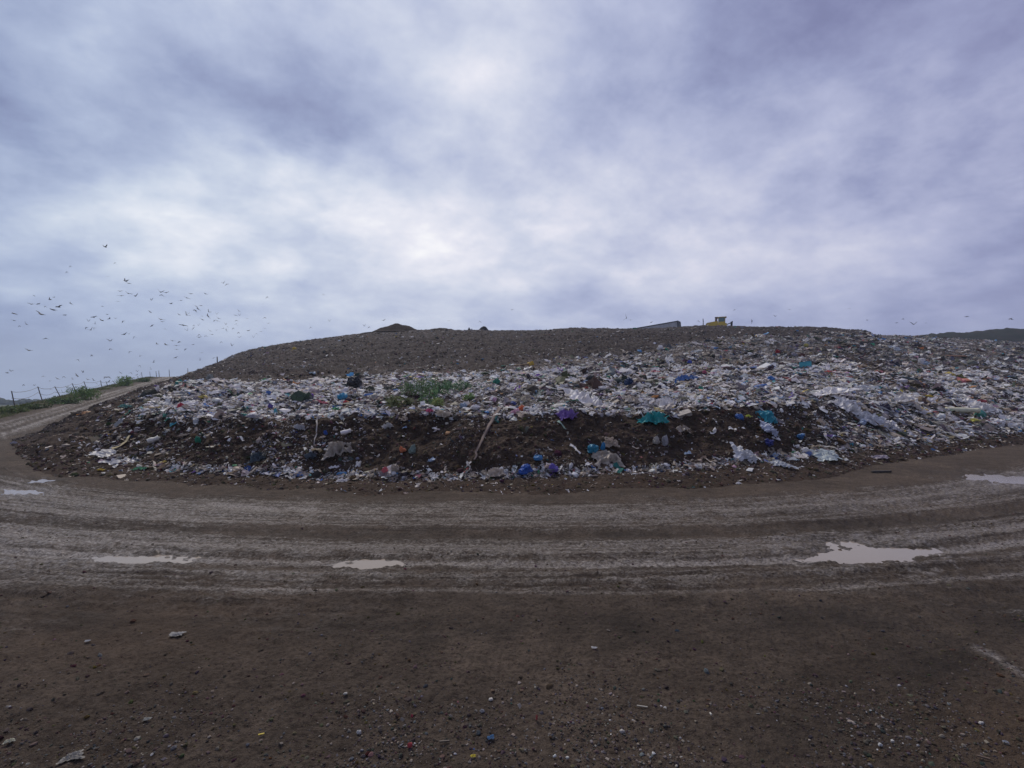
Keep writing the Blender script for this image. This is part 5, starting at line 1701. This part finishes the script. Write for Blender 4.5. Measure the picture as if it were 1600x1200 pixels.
WEEDS = [(640, 617, 26, 30, 'dark green feathery weed at the left end of the clump on the litter shelf'), (664, 616, 28, 26, 'dense bushy weed in the left half of the clump on the shelf'),
         (688, 615, 24, 27, 'upright weed in the middle of the clump on the shelf'), (707, 612, 16, 20, 'small dark weed right of the middle of the clump'),
         (724, 610, 15, 24, 'round weed at the right end of the clump, set a little apart'), (671, 634, 26, 22, 'tall weed growing forward of the clump, towards the lip'),
         (686, 634, 12, 16, 'yellowish low weed just right of the forward one'), (620, 636, 17, 24, 'olive weed near the lip, lower left of the clump'),
         (641, 632, 9, 14, 'small sparse olive weed between the lower left one and the forward one'), (734, 624, 9, 14, 'tiny pale green weed below the right end of the clump')]
for i, (px, py, hp, wp, lab) in enumerate(WEEDS):
    q = hit(px, py)
    if not q: continue
    d = q[0].y
    tone = [(0.045, 0.085, 0.032), (0.05, 0.10, 0.036), (0.045, 0.105, 0.045), (0.035, 0.085, 0.04), (0.04, 0.09, 0.04), (0.055, 0.115, 0.045), (0.10, 0.13, 0.035), (0.075, 0.09, 0.03), (0.075, 0.09, 0.04), (0.09, 0.15, 0.05)][i]
    o = weed('weed', lab, 'weed', hp / F * d * 1.08, wp / F * d * 1.15, max(6, wp // 2), wp * 26, 40 + i, tuple(0.8 * a + 0.2 * b for a, b in zip(tone, (0.07, 0.07, 0.055))), 0.085)
    o.location = q[0]
    o['group'] = 'weeds growing in the litter'


def line_x(y):       # the line of fence posts, left of the climbing road
    return -38.0 - 0.6 * (y - 29)


BUSH = [(131, 60, 22, 36, 'largest green bush on the verge beside the fence posts'), (97, 54, 8, 36, 'low wide bush left of the largest one on the verge'), (195, 92, 15, 20, 'bright green bush farther up the verge, under the perched birds'),
        (52, 49, 7, 30, 'low dark bush at the foot of the second fence post'), (16, 45, 9, 36, 'grassy bush nearest the left edge of the verge'), (222, 108, 5, 16, 'small far bush near the top of the verge')]
for i, (px, y0, hp, wp, lab) in enumerate(BUSH):
    x0 = (px - 800) / F * y0
    z0_ = drop(x0, y0)[0]
    o = weed('bush', lab, 'bush', hp / F * y0 * 1.1, wp / F * y0, 16, 1500, 70 + i, [(0.05, 0.085, 0.024), (0.042, 0.065, 0.022), (0.065, 0.11, 0.024), (0.036, 0.05, 0.018), (0.05, 0.068, 0.022), (0.042, 0.065, 0.022)][i], 0.2)
    o.location = (x0, y0, z0_)
    o['group'] = 'bushes on the verge by the fence'

# grass on the verge
r = np.random.default_rng(77)
n = 26000
yy = 30 + (r.random(n) ** 1.4) * 110
lat = np.abs(r.normal(size=n)) * 1.5 - 1.6
hk = np.clip(0.35 + (lat + 1.6) * 0.6, 0.35, 1.0)
xx = line_x(yy) - lat / 0.857 + 0.2
gi = np.argsort(yy)
zz = np.array([drop(float(a), float(b), [ground])[0] for a, b in zip(xx[::10], yy[::10])])
Zl = land(xx, yy)
ok = fb2(xx * 0.25, yy * 0.25, 2, 88) > -0.35
xx, yy, Zl, hk = xx[ok], yy[ok], Zl[ok], hk[ok]
n = len(xx)
hgt = r.uniform(0.08, 0.36, n) * hk; an = r.uniform(0, 6.28, n); lean = r.normal(size=(n, 2)) * 0.16
wd_ = 0.03 + 0.03 * r.random(n)
b0 = np.stack([xx - np.cos(an) * wd_, yy - np.sin(an) * wd_, Zl - 0.05], 1)
b1 = np.stack([xx + np.cos(an) * wd_, yy + np.sin(an) * wd_, Zl - 0.05], 1)
tp = np.stack([xx + lean[:, 0], yy + lean[:, 1], Zl + hgt], 1)
v = np.stack([b0, b1, tp], 1).reshape(-1, 3)
tc_ = np.array([(0.085, 0.11, 0.035), (0.11, 0.12, 0.045), (0.15, 0.13, 0.07), (0.065, 0.085, 0.028)])[r.integers(0, 4, n)]
gs = mesh_np('grass', v, np.arange(n * 3).reshape(-1, 3), m_leaf, False, {'tint': np.repeat(tc_, 3, 0)})
gs['kind'] = 'stuff'

# ------------------------------------------------------------------ fence: leaning posts with slack wire
m_post = simple_mat('post_wood', (0.11, 0.09, 0.085), 0.85, 0.2)
m_wire = simple_mat('wire', (0.10, 0.09, 0.09), 0.6, 0.1)
fe = empty('fence', (line_x(60), 60, drop(line_x(60), 60)[0]))
tag(fe, 'run of leaning fence posts with slack wire along the grassy verge', 'fence')
POSTS = [(25, 640, 18, 611), (68, 631, 59, 604), (97, 623, 85.6, 604), (122, 614, 112.5, 599), (138, 613, 131, 596), (160, 612, 157, 594.5), (169.5, 612, 165.6, 596), (183, 609, 176, 595),
         (192, 605, 190.6, 594), (204, 602, 202, 590), (217, 598, 215, 590), (223, 596, 221, 581.5), (235, 593, 234, 580.6), (245, 591, 243.5, 580), (249, 590, 248, 579), (265, 588.5, 264.2, 577.5), (294, 583, 293.3, 575.5)]
tops = []
for (bx_, by_, tx, ty) in POSTS:
    k = (bx_ - 800) / F                 # x = k*y meets the line of posts
    y0 = (-38.0 + 0.6 * 29) / (k + 0.6) if k < -0.72 else 150.0
    y0 = min(y0, 150.0)
    x0 = k * y0
    z0_ = drop(x0, y0)[0]
    hgt_ = (by_ - ty) / F * y0
    zb = EYE + (HZ - by_) / F * y0
    b = Vector((x0, y0, z0_ - 0.3))
    tp_ = Vector(((tx - 800) / F * y0, y0, max(z0_ + 0.8, EYE + (HZ - ty) / F * y0)))
    tops.append(tp_)
    rad = 0.055 if bx_ < 240 else 0.085
    o = MB().rod(b, tp_, rad, rad * 0.8, 8).build('post', m_post, fe)
    o.matrix_parent_inverse = Matrix.Translation(-fe.location)
wr = MB()
for a, b in list(zip(tops[:-1], tops[1:]))[:11]:
    for lvl, sag in ((0.08, 0.22), (0.7, 0.35)):
        prev_ = None
        for t_ in np.linspace(0, 1, 7):
            p_ = a.lerp(b, t_) - Vector((0, 0, lvl + sag * 4 * t_ * (1 - t_)))
            if prev_ is not None: wr.rod(prev_, p_, 0.022, 0.022, 4)
            prev_ = p_
wo = wr.build('wire', m_wire, fe)
wo.matrix_parent_inverse = Matrix.Translation(-fe.location)
# lone stake on the shoulder of the hill
d = 88.0
x0 = (339.7 - 800) / F * d
z0_ = drop(x0, d, [hill])[0]
sk = MB().rod((0, 0, -0.3), (-0.05, 0, EYE + (HZ - 557.3) / F * d - z0_), 0.10, 0.085, 8).build('stake', m_post)
sk.location = (x0, d, z0_)
tag(sk, 'lone dark stake standing on the left shoulder of the waste hill', 'stake')

# ------------------------------------------------------------------ far wood beyond the plain
r = np.random.default_rng(5)
V, T = [], []
off = 0
C_ = []
iv, if_ = ico(2)
for k in range(520):
    px = r.uniform(-420, 420)
    y0 = r.uniform(470, 620)
    h_ = r.uniform(3.6, 5.4)
    if px < 8 and px > -60 and r.random() < 0.5: h_ *= 1.5
    x0 = (px - 800) / F * y0
    q = iv * 1.4 + r.uniform(0, 50, 3)
    dd_ = 1 + 0.5 * pn3(q[:, 0], q[:, 1], q[:, 2], k) + 0.3 * pn3(q[:, 0] * 2.5, q[:, 1] * 2.5, q[:, 2] * 2.5, k)
    vv_ = iv * dd_[:, None] * np.array([h_ * 0.8, h_ * 0.8, h_ * 0.55]) + np.array([x0, y0, -4.0 + h_ * 0.45])
    V.append(vv_); T.append(if_ + off); off += len(vv_)
    C_.append(np.tile(np.array([0.03, 0.042, 0.022]) * r.uniform(0.7, 1.3), (len(vv_), 1)))
tw = mesh_np('far_woods', np.concatenate(V), np.concatenate(T), m_shred, False, {'tint': np.concatenate(C_)})
tw['kind'] = 'stuff'

# ------------------------------------------------------------------ birds
m_bird = simple_mat('bird_plumage', (0.045, 0.045, 0.05), 0.7, 0.1)


def bird_mesh(k, up, sweep):
    """one continuous body: a lofted trunk with head and tail, wings drawn out of its sides; span 1 along x, flying along +y"""
    ringy = [(-0.30, 0.012, 0.004), (-0.20, 0.045, 0.016), (-0.10, 0.055, 0.045), (0.0, 0.065, 0.062), (0.10, 0.060, 0.058), (0.17, 0.035, 0.036), (0.22, 0.040, 0.040), (0.27, 0.022, 0.022), (0.32, 0.004, 0.004)]
    nS = 8
    V = []
    for (y, a, b) in ringy:
        for j in range(nS):
            th = 2 * math.pi * (j + 0.5) / nS
            V.append((a * math.cos(th), y, b * math.sin(th)))
    F_ = []
    skip = {(2, nS - 1): 1, (3, nS - 1): 1, (2, 3): -1, (3, 3): -1}
    for i in range(len(ringy) - 1):
        for j in range(nS):
            if (i, j) in skip: continue
            F_.append((i * nS + j, i * nS + (j + 1) % nS, (i + 1) * nS + (j + 1) % nS, (i + 1) * nS + j))
    F_.append(tuple(range(nS))[::-1]); F_.append(tuple((len(ringy) - 1) * nS + j for j in range(nS)))
    for s_ in (1, -1):
        j0, j1 = (nS - 1, 0) if s_ == 1 else (3, 4)
        lo = [i * nS + (j0 if s_ == 1 else j1) for i in (2, 3, 4)]
        hi = [i * nS + (j1 if s_ == 1 else j0) for i in (2, 3, 4)]
        loop = lo + hi[::-1]
        for (x, yc, ch, zz_) in [(0.16, 0.01, 0.17, 0.55), (0.28, 0.03 - sweep * 0.3, 0.16, 1.0), (0.40, 0.0 - sweep, 0.11, 1.05), (0.5, -0.04 - sweep * 1.6, 0.03, 1.0)]:
            z = up * 0.28 * zz_ * (x / 0.35)
            nl = []
            for m_, y in enumerate((yc - ch / 2, yc, yc + ch / 2)):
                V.append((s_ * x, y, z - 0.008)); nl.append(len(V) - 1)
            for m_, y in enumerate((yc + ch / 2, yc, yc - ch / 2)):
                V.append((s_ * x, y, z + 0.008)); nl.append(len(V) - 1)
            for q in range(6):
                F_.append((loop[q], loop[(q + 1) % 6], nl[(q + 1) % 6], nl[q]))
            loop = nl
        F_.append(tuple(loop))
    bm = bmesh.new()
    vs = [bm.verts.new(p) for p in V]
    for f in F_: bm.faces.new([vs[i] for i in f])
    bmesh.ops.recalc_face_normals(bm, faces=bm.faces)
    me = bpy.data.meshes.new('bird')
    bm.to_mesh(me); bm.free()
    for p in me.polygons: p.use_smooth = True
    me.materials.append(m_bird)
    return me


BM = [bird_mesh(k, u, s_) for k, (u, s_) in enumerate([(0.0, 0.02), (0.35, 0.04), (0.9, 0.03), (-0.5, 0.05), (0.15, 0.08), (1.6, 0.02), (-1.1, 0.04)])]
Z1 = [(1312, 126, 55, 0), (880, 365, 25, 0), (838, 438, 16, 0), (1440, 325, 16, 0), (1350, 495, 16, 0), (430, 738, 35, -20), (672, 755, 30, 5), (625, 787, 42, -30), (397, 842, 55, -5), (478, 838, 38, 20), (563, 868, 24, 0),
      (660, 912, 80, -10), (728, 877, 70, 15), (885, 833, 42, -40), (515, 968, 92, -25), (810, 977, 40, 5), (180, 960, 70, -20), (172, 1045, 45, -15), (318, 1066, 30, 0), (333, 1095, 35, -35), (240, 1112, 25, 0), (1172, 1004, 48, 20),
      (1268, 1043, 58, -20), (1338, 970, 32, 0), (1365, 1025, 42, 30), (1445, 1019, 30, 0), (1537, 1054, 42, 25), (1188, 1088, 28, 40), (1078, 1135, 32, 35), (1133, 1164, 48, 30), (1175, 1140, 28, 50), (1103, 1055, 30, -10), (1280, 868, 22, 0)]
Z2 = [(130, 155, 60, -20), (170, 181, 50, -10), (165, 307, 60, -20), (250, 340, 52, 15), (60, 280, 45, 0), (75, 336, 58, 3), (35, 407, 35, 0), (565, 290, 55, -12), (635, 298, 50, 10), (585, 328, 50, -15), (453, 392, 30, 0), (695, 435, 45, 0),
      (438, 540, 42, -40), (575, 632, 60, -15), (590, 662, 38, -5), (458, 712, 36, 40), (625, 753, 34, -10), (1352, 177, 32, 20), (1390, 193, 38, 35), (940, 312, 45, -10), (1125, 310, 45, -25), (895, 363, 55, -20), (820, 395, 40, 0),
      (1010, 467, 45, -25), (1072, 460, 42, -5), (1035, 500, 48, -45), (1000, 517, 52, -25), (802, 575, 40, -25), (893, 577, 54, -45), (915, 562, 26, 0), (1170, 538, 44, -40), (1160, 590, 54, -60), (1270, 566, 28, 0), (1088, 592, 30, 0),
      (1090, 635, 52, -25), (1290, 620, 40, -25), (1278, 650, 40, -20), (1238, 650, 26, 30), (1545, 526, 30, -50), (1508, 582, 40, -15), (1555, 582, 20, 0), (1517, 645, 38, 0), (1517, 688, 28, -20), (850, 705, 70, -8), (985, 704, 24, 0),
      (975, 745, 38, 60), (1040, 705, 24, 0), (900, 771, 32, 20), (1185, 774, 40, -35), (1265, 766, 24, 0), (1387, 766, 34, -70), (1400, 722, 22, 0), (1358, 742, 20, 70), (1384, 697, 16, 0), (1212, 820, 40, 0), (1050, 822, 30, 0),
      (1135, 838, 34, 0), (1045, 856, 48, 0), (1550, 857, 34, 0), (1540, 793, 28, 0), (1478, 742, 24, 0), (115, 818, 44, 35), (170, 816, 26, 0), (238, 850, 32, 25), (718, 900, 50, -8), (805, 911, 44, 5), (525, 940, 40, -30),
      (638, 950, 58, -22), (765, 960, 50, 0), (768, 1007, 38, 0), (970, 948, 34, 0), (877, 1004, 30, 40), (1325, 912, 28, 0), (1460, 962, 32, -15), (1082, 1049, 30, 0), (757, 1110, 36, 30), (180, 1037, 30, 35), (312, 1090, 36, 0),
      (482, 1168, 32, 45), (1230, 1116, 30, 20), (1060, 1142, 26, 40)]
Z3 = [(577, 229, 46, 0), (365, 380, 60, -15), (88, 662, 42, 0), (133, 638, 36, -20), (973, 493, 32, -20), (1143, 437, 28, 0), (1378, 261, 50, 0), (1383, 362, 40, 0), (543, 702, 30, 0), (622, 762, 28, 0), (720, 735, 42, -30),
      (797, 706, 30, 0), (908, 740, 30, -30), (962, 695, 56, -40), (1037, 655, 28, 0), (1100, 744, 36, -15), (1173, 755, 36, -25), (1310, 712, 30, 10), (1335, 715, 34, -20), (1362, 712, 46, -15), (1360, 770, 36, 40), (1508, 660, 32, -40),
      (1520, 738, 50, -8), (1560, 746, 44, 10), (1490, 757, 36, 20), (880, 846, 40, -10), (632, 868, 26, 0), (298, 808, 22, 0), (430, 818, 22, 0), (1210, 795, 26, -30)]
Z4 = [(585, 367, 34, 20), (490, 398, 44, 0), (520, 405, 50, -30), (455, 418, 54, 5), (630, 250, 26, -20), (770, 297, 26, 60), (515, 338, 32, -15), (597, 325, 20, 0), (555, 400, 22, 0)]
C3 = [(25, 70, 18, 0), (133, 65, 18, 0), (158, 100, 18, 0), (135, 132, 15, 0), (32, 147, 22, 0), (112, 152, 14, 0), (82, 165, 14, 0), (65, 188, 14, 0), (423, 125, 14, 0), (540, 87, 14, 0), (877, 82, 22, 10), (757, 118, 14, 0), (788, 123, 14, 0),
      (1285, 85, 14, 0), (1478, 88, 14, 0)]
C4 = [(78, 15, 14, 60), (795, 68, 28, 70), (822, 80, 18, 0), (950, 95, 20, 30), (1243, 85, 14, 0), (1473, 15, 16, 40), (1580, 88, 20, 85)]
C5 = [(205, 14, 16, 0), (120, 54, 16, 0), (668, 77, 14, 0), (842, 93, 14, 0), (943, 101, 28, 0), (1016, 94, 14, 0), (1260, 56, 20, 0), (1520, 68, 24, 0), (560, 8, 14, 0), (880, 68, 12, 0)]
ALL = [(x / 8, 370 + y / 8, w_ / 8, a) for x, y, w_, a in Z1] + [(180 + x / 8, 420 + y / 8, w_ / 8, a) for x, y, w_, a in Z2] + [(x / 8, 500 + y / 8, w_ / 8, a) for x, y, w_, a in Z3] \
    + [(140 + x / 8, 540 + y / 8, w_ / 8, a) for x, y, w_, a in Z4] + [(380 + x / 4, 480 + y / 4, w_ / 4, a) for x, y, w_, a in C3] + [(780 + x / 4, 480 + y / 4, w_ / 4, a) for x, y, w_, a in C4] \
    + [(1180 + x / 3.81, 480 + y / 3.81, w_ / 3.81, a) for x, y, w_, a in C5] + [(505, 460, 4, 0), (418, 464, 4, 0)]
SPECIAL = {(72, 528): 'dark round looking bird alone at the far left, head on, below the upper flock', (46, 547): 'dark bird with slanted wings, low at the far left, below the round one', (164, 386): 'highest bird of all, gliding level above the left flock',
           (349, 442): 'left one of two birds close together high above the left shoulder of the hill', (354, 444): 'right one of two birds close together high above the left shoulder of the hill',
           (505, 460): 'single bird over the left slope, right of the flock', (979, 497): 'bird with upright wings over the crest left of the trailer', (1511, 495): 'darkest bird above the right hill', (1175, 502): 'bird with upright wings just right of the bulldozer',
           (333, 559): 'bird hovering beside the lone stake', (325, 493): 'darkest steeply banked bird in the middle of the main flock', (219, 556): 'dark bird below the main flock, above the far fence posts', (800, 484): 'lone bird high over the middle of the crest',
           (213, 586): 'bird perched on top of a far fence post'}


def zone(px, py):
    if px > 1250: return 'small faint bird flying above the litter on the right skyline'
    if px > 560: return 'small faint bird flying above the crest in the middle'
    if px > 375: return 'small faint bird flying over the left slope of the waste hill'
    if py > 575: return 'dark bird fluttering low over the fence posts'
    if px < 125: return 'dark bird of the scattered group at the far left of the sky'
    if px < 205: return 'dark bird of the tight group above the climbing road'
    if py > 530: return 'dark bird trailing below the main flock beside the left shoulder of the hill'
    return 'dark bird of the main flock above the left shoulder of the hill'


rb_ = random.Random(12)
used_sp = set()
base = {}
for i, (px, py, wp, ang) in enumerate(ALL):
    lab = None
    for (sx, sy), tx in SPECIAL.items():
        if (sx, sy) not in used_sp and abs(px - sx) < 2.2 and abs(py - sy) < 2.2:
            lab = tx; used_sp.add((sx, sy)); break
    wp = max(wp * 1.35, 4.2)
    d = min(max(0.95 * F / wp, 95), 190)
    if py > 575 and px < 230: d = min(d, 110)
    span = wp * d / F / 0.93
    k = rb_.choice([0, 1, 1, 2, 3, 4, 4]) if wp > 5.5 else rb_.randrange(7)
    if wp < 4.8 and rb_.random() < 0.5: k = rb_.choice([5, 6])
    if k not in base:
        o = bpy.data.objects.new('bird', BM[k]); base[k] = o
    else:
        o = base[k].copy()
    COL.objects.link(o)
    o.location = ((px - 800) / F * d, d, EYE + (HZ - py) / F * d)
    yaw = rb_.uniform(-0.45, 0.45) + (math.pi if rb_.random() < 0.5 else 0)
    M = Matrix.Rotation(R(-ang), 4, 'Y') @ Matrix.Rotation(yaw, 4, 'Z') @ Matrix.Rotation(rb_.uniform(-0.3, 0.35), 4, 'X')
    o.rotation_euler = M.to_euler()
    o.scale = (span, span, span)
    tag(o, lab or zone(px, py), 'bird', 'birds circling over the landfill')
print('birds', len(ALL), 'special unused', [k for k in SPECIAL if k not in used_sp])

# ------------------------------------------------------------------ the air between here and the far wood
m_haze = bpy.data.materials.new('haze')
m_haze.use_nodes = True
th_ = NT(m_haze.node_tree); th_.n.clear()
ho = th_.add('ShaderNodeOutputMaterial')
pv = th_.add('ShaderNodeVolumePrincipled')
pv.inputs['Color'].default_value = (0.66, 0.77, 0.95, 1)
pv.inputs['Density'].default_value = 0.0004
pv.inputs['Anisotropy'].default_value = 0.2
th_.link(pv.outputs[0], ho.inputs['Volume'])
hb = MB()
hb.box(-1700, 1700, -1700, 1700, -12, 70, 0)
hz_o = hb.build('haze', m_haze)
hz_o['kind'] = 'stuff'
